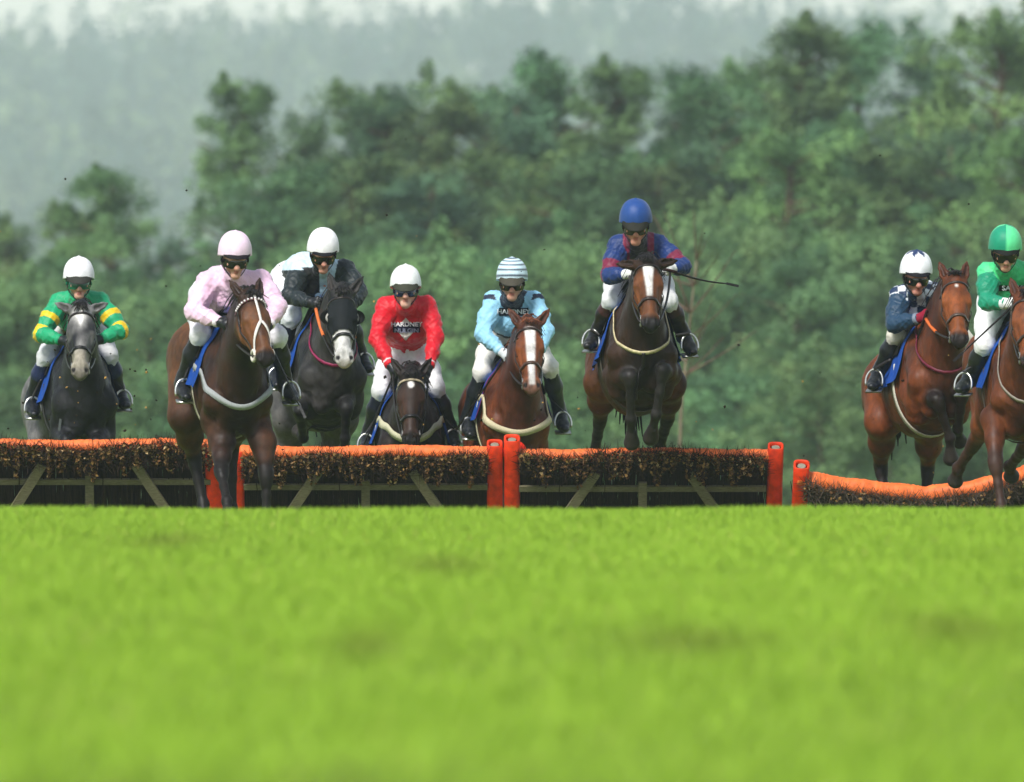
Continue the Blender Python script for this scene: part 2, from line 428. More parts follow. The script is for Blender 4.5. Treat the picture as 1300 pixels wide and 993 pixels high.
# far conifer wood on the hill: a hazy mass
def far_wood():
    r = np.random.default_rng(9); Vs = []; Fs = []; Cs = []; n0 = 0
    for row in range(34):
        Y = 2550 + row * 44
        halfw = .0401 * Y * 1.3; cnt = int(2 * halfw / 11)
        for i in range(cnt):
            x = -halfw + (i + r.random()) / cnt * 2 * halfw; y = Y + r.normal(0, 16); h = r.uniform(13, 27) * (1.0 if r.random() < .9 else 1.25)
            g = float(zg(x, y)) + (5 * math.sin(x * .022 + 1) + 4 * math.sin(x * .05 + y * .013)) * float(sm(2400, 3400, y)) - 1
            m = 80; t = r.random(m) ** .8; cone = r.random() < .35
            wd = h * (.26 * (1 - t * .93) if cone else .30 * np.sqrt(np.clip(1 - (t * 1.05) ** 2.4, 0.02, 1))) + .3
            a = r.uniform(0, 6.28, m); rr = np.sqrt(r.random(m))
            P = np.stack([x + np.cos(a) * wd * rr, y + np.sin(a) * wd * rr, g + h * (.25 + .75 * t)], -1)
            s = (r.uniform(1.3, 2.9, m) * (1.1 - .6 * t))[:, None]
            d = unit(r.normal(size=(m, 3)) + A(0, 0, .0)); o = unit(np.cross(d, r.normal(size=(m, 3)))); up = np.cross(d, o)
            V = np.stack([P - d * s * .6, P + o * s * .6 + up * s * .2, P + d * s * .6, P - o * s * .6], 1).reshape(-1, 3)
            Vs.append(V); Fs.append(np.arange(m * 4).reshape(-1, 4) + n0); n0 += m * 4
            c = (lin('#2c4236') if r.random() < .7 else lin('#5c6c4c')) * r.uniform(.35, 1.9); Cs.append(np.tile(c, (m * 4, 1)))
            tv = MB(); tv.tube(np.array([[x, y, g - .5], [x, y, g + h * .5], [x, y, g + h]]), [.3, .2, .03], 4, lin('#4a3c34'), caps=False)
            Vs.append(tv.V[0]); Fs.append(tv.F4[0] + n0); n0 += len(tv.V[0]); Cs.append(np.tile(lin('#4a3c34'), (len(tv.V[0]), 1)))
    o = mk('far_wood', np.concatenate(Vs), np.concatenate(Fs), M['foliage'], None, np.concatenate(Cs), False)
    tag(o, 'hazy blue-green conifer wood covering the distant hillside', 'wood', kind='stuff')
far_wood()

# haze: the damp air between the hurdles and the hill
def haze():
    b = MB(); b.box(A(0, 2265, 58), np.eye(3), A(2410, 2345, 62))
    m = bpy.data.materials.new('haze_air'); m.use_nodes = True; n = m.node_tree; n.nodes.clear()
    o = n.nodes.new('ShaderNodeOutputMaterial'); v = n.nodes.new('ShaderNodeVolumePrincipled')
    v.inputs['Color'].default_value = (.80, .92, 1.0, 1); v.inputs['Density'].default_value = HAZE
    n.links.new(v.outputs[0], o.inputs['Volume'])
    ob = b.build('haze', m, color=False); tag(ob, 'thin grey-green mist in the air over the course', 'haze', kind='stuff')
HAZE = .00026
haze()

# ------------------------------------------------------------------ implicit surfaces for bodies and clothes
class Prim:
    __slots__ = ('a', 'b', 'ra', 'rb', 'k', 'Mx', 'g', 'sub', 'tag')
class SDF:
    """smooth union of tapered capsules; prims may be squashed along one axis"""
    def __init__(s): s.P = []
    def cone(s, a, b, ra, rb, k=.04, lat=None, sc=1.0, sub=False, tag=''):
        p = Prim(); p.a = np.asarray(a, float); p.b = np.asarray(b, float); p.ra = ra; p.rb = rb; p.k = k; p.sub = sub; p.tag = tag
        p.Mx = None; p.g = 1.0
        if lat is not None and sc != 1.0:
            l = unit(lat); p.Mx = np.eye(3) + (1 / sc - 1) * np.outer(l, l); p.g = min(sc, 1.0)
        s.P.append(p); return p
    def chain(s, pts, rad, k=.04, lat=None, sc=1.0, tag=''):
        for i in range(len(pts) - 1):
            c = sc if np.ndim(sc) == 0 else (sc[i] + sc[i + 1]) / 2
            s.cone(pts[i], pts[i + 1], rad[i], rad[i + 1], k, lat, c, tag=tag)
    @staticmethod
    def d(p, X, Y, Z):
        x, y, z = X - p.a[0], Y - p.a[1], Z - p.a[2]; ba = p.b - p.a
        if p.Mx is not None:
            m = p.Mx; x, y, z = m[0, 0] * x + m[0, 1] * y + m[0, 2] * z, m[1, 0] * x + m[1, 1] * y + m[1, 2] * z, m[2, 0] * x + m[2, 1] * y + m[2, 2] * z
            ba = m @ ba
        l2 = float(ba @ ba)
        t = np.clip((x * ba[0] + y * ba[1] + z * ba[2]) / l2, 0, 1) if l2 > 1e-9 else 0.0 * x
        q = np.sqrt((x - t * ba[0]) ** 2 + (y - t * ba[1]) ** 2 + (z - t * ba[2]) ** 2)
        return (q - (p.ra + t * (p.rb - p.ra))) * p.g
    @staticmethod
    def comb(cur, d, p):
        k = p.k
        if p.sub:
            d = -d; h = np.maximum(k - np.abs(cur - d), 0) / k
            return np.maximum(cur, d) + h * h * k * .25
        h = np.maximum(k - np.abs(cur - d), 0) / k
        return np.minimum(cur, d) - h * h * k * .25
    def at(s, Q, tags=None):
        Q = np.asarray(Q, float); cur = np.full(len(Q), 9.0)
        for p in s.P:
            if tags is None or p.tag in tags: cur = s.comb(cur, s.d(p, Q[:, 0], Q[:, 1], Q[:, 2]), p)
        return cur
    def grad(s, Q, e=.004):
        g = np.stack([s.at(Q + e * v) - s.at(Q - e * v) for v in np.eye(3)], -1); return unit(g)
    def fgrad(s, Q):
        e = s.h; g = np.stack([s.fast(Q + e * v) - s.fast(Q - e * v) for v in np.eye(3)], -1); return unit(g)
    def project(s, Q, off=0.0, it=6):
        Q = np.asarray(Q, float).copy()
        for _ in range(it):
            if _ < 2: Q -= (s.at(Q) - off)[:, None] * s.grad(Q) * .9
            else: Q -= (s.fast(Q) - off)[:, None] * s.fgrad(Q) * .8
        return Q, s.fgrad(Q)
    def mesh(s, h):
        lo = np.min([np.minimum(p.a - p.ra * 1.5, p.b - p.rb * 1.5) for p in s.P if not p.sub], 0) - 3 * h
        hi = np.max([np.maximum(p.a + p.ra * 1.5, p.b + p.rb * 1.5) for p in s.P if not p.sub], 0) + 3 * h
        n = np.ceil((hi - lo) / h).astype(int) + 1
        ax = [(lo[i] + h * np.arange(n[i])).astype(np.float32) for i in range(3)]
        G = np.full(n, .5, np.float32)
        for p in s.P:
            m = p.k + 3 * h; f = 1.55 if p.Mx is not None else 1.0
            b0 = np.minimum(p.a - p.ra * f, p.b - p.rb * f) - m; b1 = np.maximum(p.a + p.ra * f, p.b + p.rb * f) + m
            i0 = np.clip(((b0 - lo) / h).astype(int), 0, n - 1); i1 = np.clip(((b1 - lo) / h).astype(int) + 2, 1, n)
            sl = tuple(slice(a, b) for a, b in zip(i0, i1))
            X = ax[0][sl[0]][:, None, None]; Y = ax[1][sl[1]][None, :, None]; Z = ax[2][sl[2]][None, None, :]
            G[sl] = s.comb(G[sl], s.d(p, X, Y, Z), p)
        s.G, s.lo, s.h = G, lo, h
        return nets(G, lo, h)
    def fast(s, Q):
        """trilinear lookup in the sampled field"""
        q = (np.asarray(Q) - s.lo) / s.h; n = np.array(s.G.shape); i = np.clip(q.astype(int), 0, n - 2); t = np.clip(q - i, 0, 1); o = 0
        for a in (0, 1):
            for b in (0, 1):
                for c in (0, 1):
                    w_ = (t[:, 0] if a else 1 - t[:, 0]) * (t[:, 1] if b else 1 - t[:, 1]) * (t[:, 2] if c else 1 - t[:, 2])
                    o = o + w_ * s.G[i[:, 0] + a, i[:, 1] + b, i[:, 2] + c]
        return o
def nets(F, lo, h):
    ins = F < 0; c = [n - 1 for n in F.shape]
    cnt = np.zeros(c, np.int8)
    offs = [(i, j, k) for i in (0, 1) for j in (0, 1) for k in (0, 1)]
    for o in offs: cnt += ins[o[0]:o[0] + c[0], o[1]:o[1] + c[1], o[2]:o[2] + c[2]]
    mask = (cnt > 0) & (cnt < 8); I, J, K = np.nonzero(mask)
    idx = np.full(c, -1, np.int32); idx[I, J, K] = np.arange(len(I))
    acc = np.zeros((len(I), 3)); num = np.zeros(len(I))
    for a in offs:
        for ax in range(3):
            if a[ax]: continue
            b = list(a); b[ax] = 1
            fa = F[I + a[0], J + a[1], K + a[2]]; fb = F[I + b[0], J + b[1], K + b[2]]
            cr = (fa < 0) != (fb < 0); t = np.where(cr, fa / np.where(cr, fa - fb, 1), 0)
            p = np.tile(np.array(a, float), (len(I), 1)); p[:, ax] += t
            acc += p * cr[:, None]; num += cr
    V = lo + h * (np.stack([I, J, K], -1) + acc / num[:, None])
    Fq = []
    for ax in range(3):
        u, v = (ax + 1) % 3, (ax + 2) % 3
        s0 = [slice(None)] * 3; s1 = [slice(None)] * 3; s0[ax] = slice(0, -1); s1[ax] = slice(1, None)
        A0, A1 = ins[tuple(s0)], ins[tuple(s1)]; E = np.argwhere(A0 != A1)
        E = E[(E[:, u] > 0) & (E[:, v] > 0) & (E[:, u] < c[u]) & (E[:, v] < c[v])]
        q = []
        for du, dv in ((-1, -1), (0, -1), (0, 0), (-1, 0)):
            e = E.copy(); e[:, u] += du; e[:, v] += dv; q.append(idx[e[:, 0], e[:, 1], e[:, 2]])
        q = np.stack(q, 1); fl = ~A0[E[:, 0], E[:, 1], E[:, 2]]; q[fl] = q[fl][:, ::-1]; Fq.append(q)
    Fq = np.concatenate(Fq); return V, Fq[(Fq >= 0).all(1)]
def vnormals(V, F):
    n = np.cross(V[F[:, 2]] - V[F[:, 0]], V[F[:, 3]] - V[F[:, 1]]); o = np.zeros_like(V)
    for i in range(4): np.add.at(o, F[:, i], n)
    return unit(o)
def submesh(V, F, keep):
    f = F[keep[F].all(1)]; u = np.unique(f); m = np.full(len(V), -1); m[u] = np.arange(len(u)); return V[u], m[f], u

# ------------------------------------------------------------------ horses
LAT = A(1, 0, 0)
class Horse: pass
def P3(x, f, z): return A(x, -f, z)          # horse space: x across, f forward, z up, withers at the origin

DEF_FORE = dict(el=(.14, .10, -.72), kn=(.14, .16, -1.10), fe=(.13, .14, -1.42), ho=(.13, .20, -1.56))
DEF_HIND = dict(st=(.185, -.66, -.66), hk=(.16, -1.02, -1.00), fe=(.15, -.92, -1.42), ho=(.15, -.86, -1.56))

def make_horse(name, label, S):
    H = Horse(); Y0 = S['Y']; wp = W(*S['withers'], Y0)
    Mx = Matrix.Translation(Vector(wp)) @ Matrix.Rotation(R(S['yaw']), 4, 'Z') @ Matrix.Rotation(R(-S.get('pitch', 0)), 4, 'X') @ Matrix.Rotation(R(S.get('roll', 0)), 4, 'Y') @ Matrix.Scale(S.get('scale', 1), 4)
    Mi = np.array(Mx.inverted()); H.M = Mx; Mn = np.array(Mx)
    def loc(px, py, f=0.0):
        p = W(px, py, Y0 - f); return (Mi @ np.append(p, 1))[:3]
    H.loc = loc; H.toloc = lambda p: (Mi @ np.append(p, 1))[:3]; H.tow = lambda p: (Mn @ np.append(p, 1))[:3]
    s = SDF(); H.s = s
    # trunk
    s.chain([P3(0, .15, -.44), P3(0, -.14, -.43), P3(0, -.48, -.42), P3(0, -.74, -.34), P3(0, -.95, -.31)],
            [.275, .35, .33, .285, .25], .08, LAT, [.66, .65, .72, .82, .92], 'trunk')
    s.cone(P3(0, .06, -.13), P3(0, -.30, -.14), .10, .11, .12, LAT, .65, tag='trunk')
    s.cone(P3(0, -.55, -.17), P3(0, -.98, -.15), .12, .10, .10, tag='trunk')
    for sx in (-1, 1):
        s.cone(P3(sx * .11, -.02, -.20), P3(sx * .143, .24, -.50), .08, .092, .05, tag='trunk')      # shoulder
        s.cone(P3(sx * .150, .25, -.49), P3(sx * .14, .06, -.70), .086, .086, .04, tag='trunk')    # upper arm
        s.cone(P3(sx * .078, .285, -.50), P3(sx * .072, .215, -.69), .090, .072, .016, tag='trunk')  # breast muscle
        s.cone(P3(sx * .07, .34, -.34), P3(sx * .12, .36, -.42), .02, .02, .05, sub=True)
        s.cone(P3(sx * .19, .06, -.32), P3(sx * .225, .08, -.56), .014, .014, .04, sub=True)
        s.cone(P3(sx * .125, -.86, -.25), P3(sx * .145, -1.0, -.42), .165, .145, .08, tag='trunk')    # quarters
    # legs
    lower = []
    for i, (sx, key) in enumerate(((-1, 'fl'), (1, 'fr'))):
        L = {k: P3(sx * v[0], v[1], v[2]) for k, v in DEF_FORE.items()}
        for k, v in S.get(key, {}).items(): L[k] = loc(*v)
        el, kn, fe, ho = L['el'], L['kn'], L['fe'], L['ho']
        s.chain([P3(sx * .135, .10, -.62), el, el + (kn - el) * .45, kn], [.104, .090, .062, .046], .035, tag='fore')
        s.cone(el + (kn - el) * .12 + A(0, -.035, 0), el + (kn - el) * .45 + A(0, -.02, 0), .05, .035, .03, tag='fore')
        s.cone(kn - unit(kn - el) * .03, kn + unit(fe - kn) * .04, .050, .043, .025, tag='low')
        s.chain([kn, kn + (fe - kn) * .5, fe], [.038, .030, .031], .02, tag='low')
        s.cone(fe, fe + A(0, .012, -.005), .037, .034, .02, tag='low')
        pa = fe + (ho - fe) * .55; s.cone(fe, pa, .031, .031, .02, tag='low')
        s.cone(pa + (ho - pa) * .2, ho, .040, .057, .012, tag='hoof')
        lower += [(kn, fe, ho)]
    for i, (sx, key) in enumerate(((-1, 'hl'), (1, 'hr'))):
        L = {k: P3(sx * v[0], v[1], v[2]) for k, v in DEF_HIND.items()}
        for k, v in S.get(key, {}).items(): L[k] = loc(*v)
        st, hk, fe, ho = L['st'], L['hk'], L['fe'], L['ho']
        s.cone(P3(sx * .14, -.90, -.34), st, .19, .125, .08, tag='hind')
        s.cone(P3(sx * .15, -1.02, -.42), st + (hk - st) * .5, .14, .085, .07, tag='hind')
        s.chain([st, st + (hk - st) * .5, hk], [.115, .078, .047], .05, tag='hind')
        s.cone(hk + A(0, .02, .05), hk + unit(fe - hk) * .06, .038, .044, .03, tag='low')
        s.chain([hk, hk + (fe - hk) * .5, fe], [.046, .036, .037], .02, tag='low')
        s.cone(fe, fe + A(0, .012, -.005), .043, .04, .02, tag='low')
        pa = fe + (ho - fe) * .55; s.cone(fe, pa, .036, .036, .02, tag='low')
        s.cone(pa + (ho - pa) * .2, ho, .040, .057, .012, tag='hoof')
    # head frame
    poll = loc(*S['poll']); LH = .58
    pw = W(S['poll'][0], S['poll'][1], Y0 - S['poll'][2]); kk = (Y0 - S['poll'][2]) * PX
    dx = (S['muzzle'][0] - S['poll'][0]) * kk; dz = -(S['muzzle'][1] - S['poll'][1]) * kk
    dy = -math.sqrt(max(LH ** 2 - dx * dx - dz * dz, .01)); aw = A(dx, dy, dz) / LH
    R3 = Mn[:3, :3] / np.linalg.norm(Mn[:3, 0]); a = unit(R3.T @ aw); up = R3.T @ A(0, 0, 1)
    n = unit(up - (up @ a) * a); l = np.cross(a, n); l = l if l[0] > 0 else -l
    tw = R(S.get('head_roll', 0)); n, l = n * math.cos(tw) + l * math.sin(tw), l * math.cos(tw) - n * math.sin(tw)
    ty = R(S.get('head_yaw', 0)); 
    H.poll, H.a, H.n, H.l = poll, a, n, l
    hd = lambda A_, N_, L_=0.0: poll + a * A_ + n * N_ + l * L_
    H.hd = hd
    # neck: throat chain and crest chain
    th = hd(.07, -.15); crest = hd(.0, -.07)
    b0 = P3(0, .16, -.40); midp = (b0 + th) / 2 + A(0, .03, -.03)
    s.chain([b0, b0 + (th - b0) * .33 + A(0, .02, .0), b0 + (th - b0) * .68, th], [.235, .19, .145, .105], .08, LAT, [.72, .66, .62, .68], 'neck')
    c0 = P3(0, -.02, -.12); c1 = (c0 + crest) / 2 + A(0, .0, .05)
    cp = bez(c0, c1, crest, 4)
    s.chain(list(cp), [.12, .105, .09, .075], .10, LAT, [.6, .58, .6, .75], 'neck')
    # skull, face, jaw
    T = 'head'
    s.cone(hd(.05, -.085), hd(.19, -.085), .078, .088, .04, l, 1.0, tag=T)
    s.cone(hd(.18, -.075), hd(.47, -.062), .078, .050, .035, l, .88, tag=T)
    s.cone(hd(.12, -.035), hd(.30, -.028), .040, .030, .05, l, 1.35, tag=T)      # flat forehead
    s.cone(hd(.28, -.03), hd(.47, -.032), .026, .022, .04, l, 1.1, tag=T)       # nasal bone
    for sx in (-1, 1):
        s.cone(hd(.13, -.185, sx * .045), hd(.235, -.165, sx * .05), .075, .07, .05, l, .7, tag=T)   # cheek
        s.cone(hd(.26, -.16, sx * .03), hd(.50, -.118, sx * .018), .05, .03, .05, tag=T)             # jaw
        s.cone(hd(.155, -.045, sx * .074), hd(.205, -.05, sx * .079), .026, .026, .03, tag=T)        # brow
        s.cone(hd(.22, -.075, sx * .078), hd(.37, -.085, sx * .052), .018, .012, .03, tag=T)         # facial crest
        s.cone(hd(.50, -.055, sx * .03), hd(.535, -.058, sx * .036), .034, .031, .025, tag=T)        # nostril flare
        s.cone(hd(.150, .0 - .11, sx * .098), hd(.19, -.11, sx * .096), .022, .02, .04, sub=True)     # hollow above the cheek
        s.cone(hd(.515, -.03, sx * .043), hd(.55, -.045, sx * .052), .012, .0135, .012, sub=True)     # nostril
    s.cone(hd(.50, -.075), hd(.555, -.085), .046, .037, .03, l, 1.15, tag=T)      # upper lip
    s.cone(hd(.50, -.12), hd(.54, -.122), .036, .030, .02, l, 1.1, tag=T)         # chin
    # ears
    ea = S.get('ears', ((.9, .2, -.3), (.9, .2, .3)))
    H.ears = []
    for sx, e in zip((-1, 1), ea):
        d = unit(-a * e[0] + n * e[1] + l * e[2]); base = hd(.02, -.05, sx * .052); tip = base + d * .185
        s.chain([base, base + d * .07, base + d * .13, tip], [.030, .034, .024, .006], .018, tag='ear')
        fc = unit(n * .8 + a * .25 + l * sx * .35); fc = unit(fc - (fc @ d) * d)
        s.cone(base + d * .055 + fc * .028, tip - d * .045 + fc * .018, .018, .010, .012, sub=True)
        H.ears.append((base, tip, fc))
    V, F = s.mesh(S.get('vox', .009))
    nr_ = vnormals(V, F); q = (1 - sm(.0, .10, s.at(V, {'trunk'}))) ; V = V + nr_ * (q * (.013 * (.3 - np.abs(fnoise(V, 17, S.get('seed', 1) + 90, 2))) + .006 * (.3 - np.abs(fnoise(V * A(1, 1, .6), 48, S.get('seed', 1) + 91, 2)))))[:, None]
    # ---- coat colour
    q = V - poll; ca, cn, cl = q @ a, q @ n, q @ l
    dh = s.at(V, {'head', 'ear'}); dt = s.at(V, {'trunk', 'neck', 'fore', 'hind'}); dl = s.at(V, {'low', 'hoof'})
    dhoof = s.at(V, {'hoof'})
    inhead = sm(.05, .0, dh - np.maximum(dt, 0) * .3) * (ca > -.25) * (ca < .7)
    nz = fnoise(V, 9, 5); nz2 = fnoise(V, 40, 6)
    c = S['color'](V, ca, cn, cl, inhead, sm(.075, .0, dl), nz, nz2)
    hf = sm(.010, -.006, dhoof - np.minimum(dt, s.at(V, {'low'})))[:, None]; c = c * (1 - hf) + lin('#2c2622') * hf
    # dark inside of nostrils and ears
    for sx in (-1, 1):
        dd = np.linalg.norm((V - hd(.533, -.038, sx * .048)) , axis=1); k = sm(.026, .012, dd)[:, None]; c = c * (1 - k) + lin('#120c0c') * k
    for base, tip, fc in H.ears:
        mid_ = base + (tip - base) * .45 + fc * .012; dd = np.linalg.norm((V - mid_) - np.outer((V - mid_) @ unit(tip - base), unit(tip - base)) * .75, axis=1)
        k = (sm(.022, .008, dd) * .55)[:, None]; c = c * (1 - k) + lin('#241a18') * k
    # mud and damp on the lower body
    o = mk(name, V, F, M['coat'], None, c, True, Mx); H.o = o; H.V, H.F = V, F
    tag(o, label, 'horse', 'racehorses jumping the hurdles')
    def part(mb, nm, mat, smooth=True, par=None):
        ob = mb.build(nm, mat, None, smooth); ob.parent = par or o; ob.matrix_parent_inverse = Matrix.Identity(4); return ob
    H.part = part
    # ---- eyes
    if not S.get('hood'):
        for sx in (-1, 1):
            b = MB(); b.tube([hd(.192, -.062, sx * .074), hd(.194, -.062, sx * .0925), hd(.195, -.062, sx * .0985), hd(.195, -.062, sx * .101)], [.021, .0195, .013, .003], 12, lin('#140c0a'))
            part(b, 'eye', M['eye'])
    # ---- mane and forelock
    mc = S.get('mane', lin('#15100e')); r = np.random.default_rng(S.get('seed', 1))
    b = MB()
    cr0, _ = s.project(bez(c0, c1, crest, 41) + A(0, 0, .12), .0)
    for i in range(90):
        p0 = cr0[r.integers(0, 41)] + A(r.normal(0, .012), 0, -.008)
        sd = S.get('mane_side', 1) * (1 if r.random() < .85 else -1); L = r.uniform(.07, .19)
        p2 = p0 + A(sd * L * .75, r.uniform(-.02, .06), -L * .75); p1 = p0 + A(sd * L * .3, r.normal(0, .02), r.uniform(.02, .07))
        b.ribbon(bez(p0, p1, p2, 5), A(sd * .5, -.3, .8), np.array([.018, .02, .016, .01, .003]), .003, mc * r.uniform(.6, 1.4))
    part(b, 'mane', M['hair'])
    b = MB()
    for i in range(26):
        p0 = hd(.0 + r.normal(0, .012), -.008 + r.normal(0, .006), r.normal(0, .022)); L = r.uniform(.05, .11)
        sp = S.get('forelock', 0)
        p2 = hd(.01 + L * (.6 - sp), .02 + .03 * r.random() + sp * .02, r.normal(0, .035)); p1 = hd(-.035 - sp * .03, .035, r.normal(0, .025))
        b.ribbon(bez(p0, p1, p2, 5), n, np.array([.016, .018, .014, .009, .002]), .003, mc * r.uniform(.6, 1.4))
    part(b, 'forelock', M['hair'])
    # ---- tail
    b = MB(); dk = P3(0, -1.19, -.16)
    for i in range(34):
        o1 = r.normal(0, .018, 3); sw = r.normal(0, .015)
        b.ribbon(spline([dk + A(0, -.06, .0), dk + A(0, .07, .01) + o1, dk + A(sw, .17, -.18) + o1 * 1.5, dk + A(sw * 2, .24, -.46) + o1 * 2 + A(0, 0, r.normal(0, .05))], 8), A(0, 1, .2), np.array([.03, .035, .04, .04, .036, .03, .02, .006]), .006, mc * r.uniform(.6, 1.4))
    part(b, 'tail', M['hair'])
    tack(H, S)
    return H

def circ_path(H, cen, u, v, off, n=28, a0=0, a1=2 * math.pi, r0=.3):
    """a strap path round the body in the plane (u,v) through cen"""
    t = np.linspace(a0, a1, n); D = np.cos(t)[:, None] * u + np.sin(t)[:, None] * v
    lo_ = np.zeros(n); hi_ = np.full(n, r0)
    for _ in range(18):
        m = (lo_ + hi_) / 2; ins = H.s.fast(cen + D * m[:, None]) < off; lo_ = np.where(ins, m, lo_); hi_ = np.where(ins, hi_, m)
    Pp = cen + D * hi_[:, None]; return Pp, D

def tack(H, S):
    s, hd, a, n, l = H.s, H.hd, H.a, H.n, H.l; part = H.part
    lc = S.get('leather', lin('#241a17'))
    # bridle
    br = MB()
    pth, D = circ_path(H, hd(.075, -.11), n, l, .004, 22, -2.0, 2.0, .3); br.ribbon(pth, D, .016, .005, S.get('browband', lc))
    bridle = part(br, 'bridle', M['leather'])
    b = MB()
    if S.get('noseband') is not None:
        pth, D = circ_path(H, hd(.365, -.09), n + .0 * a, l, .004, 26, -math.pi, math.pi, .25); b.ribbon(pth, D, .022, .006, S['noseband']); part(b, 'noseband', M['leather'], par=bridle)
    for sx in (-1, 1):
        b = MB(); q = [hd(.0, -.075, sx * .07), hd(.10, -.105, sx * .12), hd(.22, -.125, sx * .12), hd(.34, -.115, sx * .09), hd(.455, -.105, sx * .07)]
        P_, nn = s.project(spline(q, 16), .005); b.ribbon(P_, nn, .014, .005, lc); part(b, 'cheekpiece', M['leather'], par=bridle)
        b = MB(); t = np.linspace(0, 2 * math.pi, 15); cc = hd(.475, -.108, sx * .062)
        b.tube(cc + np.cos(t)[:, None] * a * .038 + np.sin(t)[:, None] * n * .038, .006, 6, lin('#b9b6ae'), caps=False); part(b, 'bit_ring', M['metal'], par=bridle)
    if S.get('cheeker'):
        b = MB(); P_, nn = s.project(spline([hd(.0, .0), hd(.1, .02), hd(.2, .02), hd(.28, .02)], 14), .005); b.ribbon(P_, nn, .017, .006, lin('#ded8d2'))
        for sx in (-1, 1):
            P_, nn = s.project(spline([hd(.275, .02, sx * .004), hd(.34, .0, sx * .04), hd(.42, -.06, sx * .075), hd(.47, -.09, sx * .075)], 14), .006); b.ribbon(P_, nn, .02, .006, lin('#ded8d2'))
            t = np.linspace(0, 2 * math.pi, 13); cc = hd(.478, -.105, sx * .066); b.tube(cc + np.cos(t)[:, None] * a * .036 + np.sin(t)[:, None] * n * .036, .013, 6, lin('#d8d2c4'), caps=False)
        part(b, 'white_cheeker', M['dull'], par=bridle)
    if S.get('beads'):
        b = MB(); pth, D = circ_path(H, hd(.075, -.11), n, l, .012, 17, -1.5, 1.5, .3)
        for p in pth: b.box(p, np.stack([a, n, l]), A(.006, .006, .006), lin('#e8e0e0'))
        part(b, 'bead', M['dull'], par=bridle)['kind'] = 'stuff'
    H.bit = [hd(.48, -.115, sx * .066) for sx in (-1, 1)]
    # saddle cloth, hung over the back and flaring at its lower corners
    sc = S.get('cloth', lin('#16479a')); f0, f1 = -.54, .015
    nf, na = 17, 33; th = np.linspace(-R(S.get('cloth_drop', 98)), R(S.get('cloth_drop', 98)), na); G = np.zeros((nf, na, 3))
    for i, f in enumerate(np.linspace(f0, f1, nf)):
        P_, D = circ_path(H, P3(0, f, -.40), A(0, 0, 1), A(1, 0, 0), .012, na, th[0], th[-1], .6)
        fl = (np.abs(th) / th[-1]) ** 6 * .03; wav = .012 * np.sin(i * 1.1 + th * 2) * (np.abs(th) / th[-1]) ** 2
        G[i] = P_ + D * (fl + wav)[:, None]
    V = G.reshape(-1, 3); ii, jj = np.meshgrid(np.arange(nf - 1), np.arange(na - 1), indexing='ij'); q = (ii * na + jj).ravel()
    F = np.stack([q, q + 1, q + na + 1, q + na], 1); cen = P3(0, -.3, -.4); inn = V + unit(cen - V) * .006
    b = MB(); cc = np.tile(sc, (len(V), 1)); jx = np.tile(th, nf); fx = np.repeat(np.linspace(f0, f1, nf), na)
    if S.get('number'):
        msk = (np.abs(np.abs(jx) - R(66)) < R(17)) & (fx < -.30) & (fx > -.56); cc[msk] = lin('#e4e6ea')
    if S.get('cloth2') is not None: cc[fx > .0] = S['cloth2']
    b.add(V, F, c=cc); b.add(inn, F[:, ::-1], c=cc); part(b, 'saddle_cloth', M['cloth'])
    # saddle
    b = MB(); nf, na = 13, 23; th = np.linspace(-R(58), R(58), na); G = np.zeros((nf, na, 3))
    for i, f in enumerate(np.linspace(-.52, -.08, nf)):
        P_, D = circ_path(H, P3(0, f, -.40), A(0, 0, 1), A(1, 0, 0), .014, na, th[0], th[-1], .6)
        u = i / (nf - 1); lift = .012 + .045 * np.exp(-(th / .35) ** 2) * (abs(u - .5) * 2) ** 2 + .02 * np.exp(-(th / .6) ** 2); G[i] = P_ + D * lift[:, None]
    V = G.reshape(-1, 3); ii, jj = np.meshgrid(np.arange(nf - 1), np.arange(na - 1), indexing='ij'); q = (ii * na + jj).ravel()
    F = np.stack([q, q + 1, q + na + 1, q + na], 1); inn = V + unit(cen - V) * .02
    b.add(V, F, c=lin('#1a1513')); b.add(inn, F[:, ::-1], c=lin('#1a1513')); part(b, 'saddle', M['leather'])
    # girth
    b = MB(); P_, D = circ_path(H, P3(0, -.16, -.42), A(0, 0, -1), A(1, 0, 0), .008, 31, -2.0, 2.0, .6); b.ribbon(P_, D, .065, .007, S.get('girth', lin('#c9c2a4'))); part(b, 'girth', M['dull'])
    # breast girth: (colour, depth at the front, width, height of its ends)
    if S.get('breast') is not None:
        c, z0, wd, z1 = S['breast']; b = MB()
        q = [P3(-.30, -.16, z1), P3(-.29, .06, z1 - .03), P3(-.20, .30, z0 + .08), P3(0, .42, z0), P3(.20, .30, z0 + .08), P3(.29, .06, z1 - .03), P3(.30, -.16, z1)]
        P_, nn = s.project(spline(q, 48), .008); b.ribbon(P_, nn, wd, .010, c); part(b, 'breast_girth', M['dull'])
    if S.get('neckstrap') is not None:
        c, z0 = S['neckstrap']; b = MB()
        u_ = unit(P3(0, .75, -.66)); P_, nn = circ_path(H, P3(0, .10, -.22 + (z0 + .40)), u_, A(1, 0, 0), .006, 44, -2.5, 2.5, .5); b.ribbon(P_, nn, .024, .008, c); z0 = P_[22][2]
        if S.get('martingale'):
            q = [P3(0, .44, z0), P3(0, .42, z0 - .12), P3(0, .32, z0 - .32)]; P_, nn = s.project(spline(q, 14), .006); b.ribbon(P_, nn, .026, .006, lin('#17110f'))
        part(b, 'neck_strap', M['leather'])
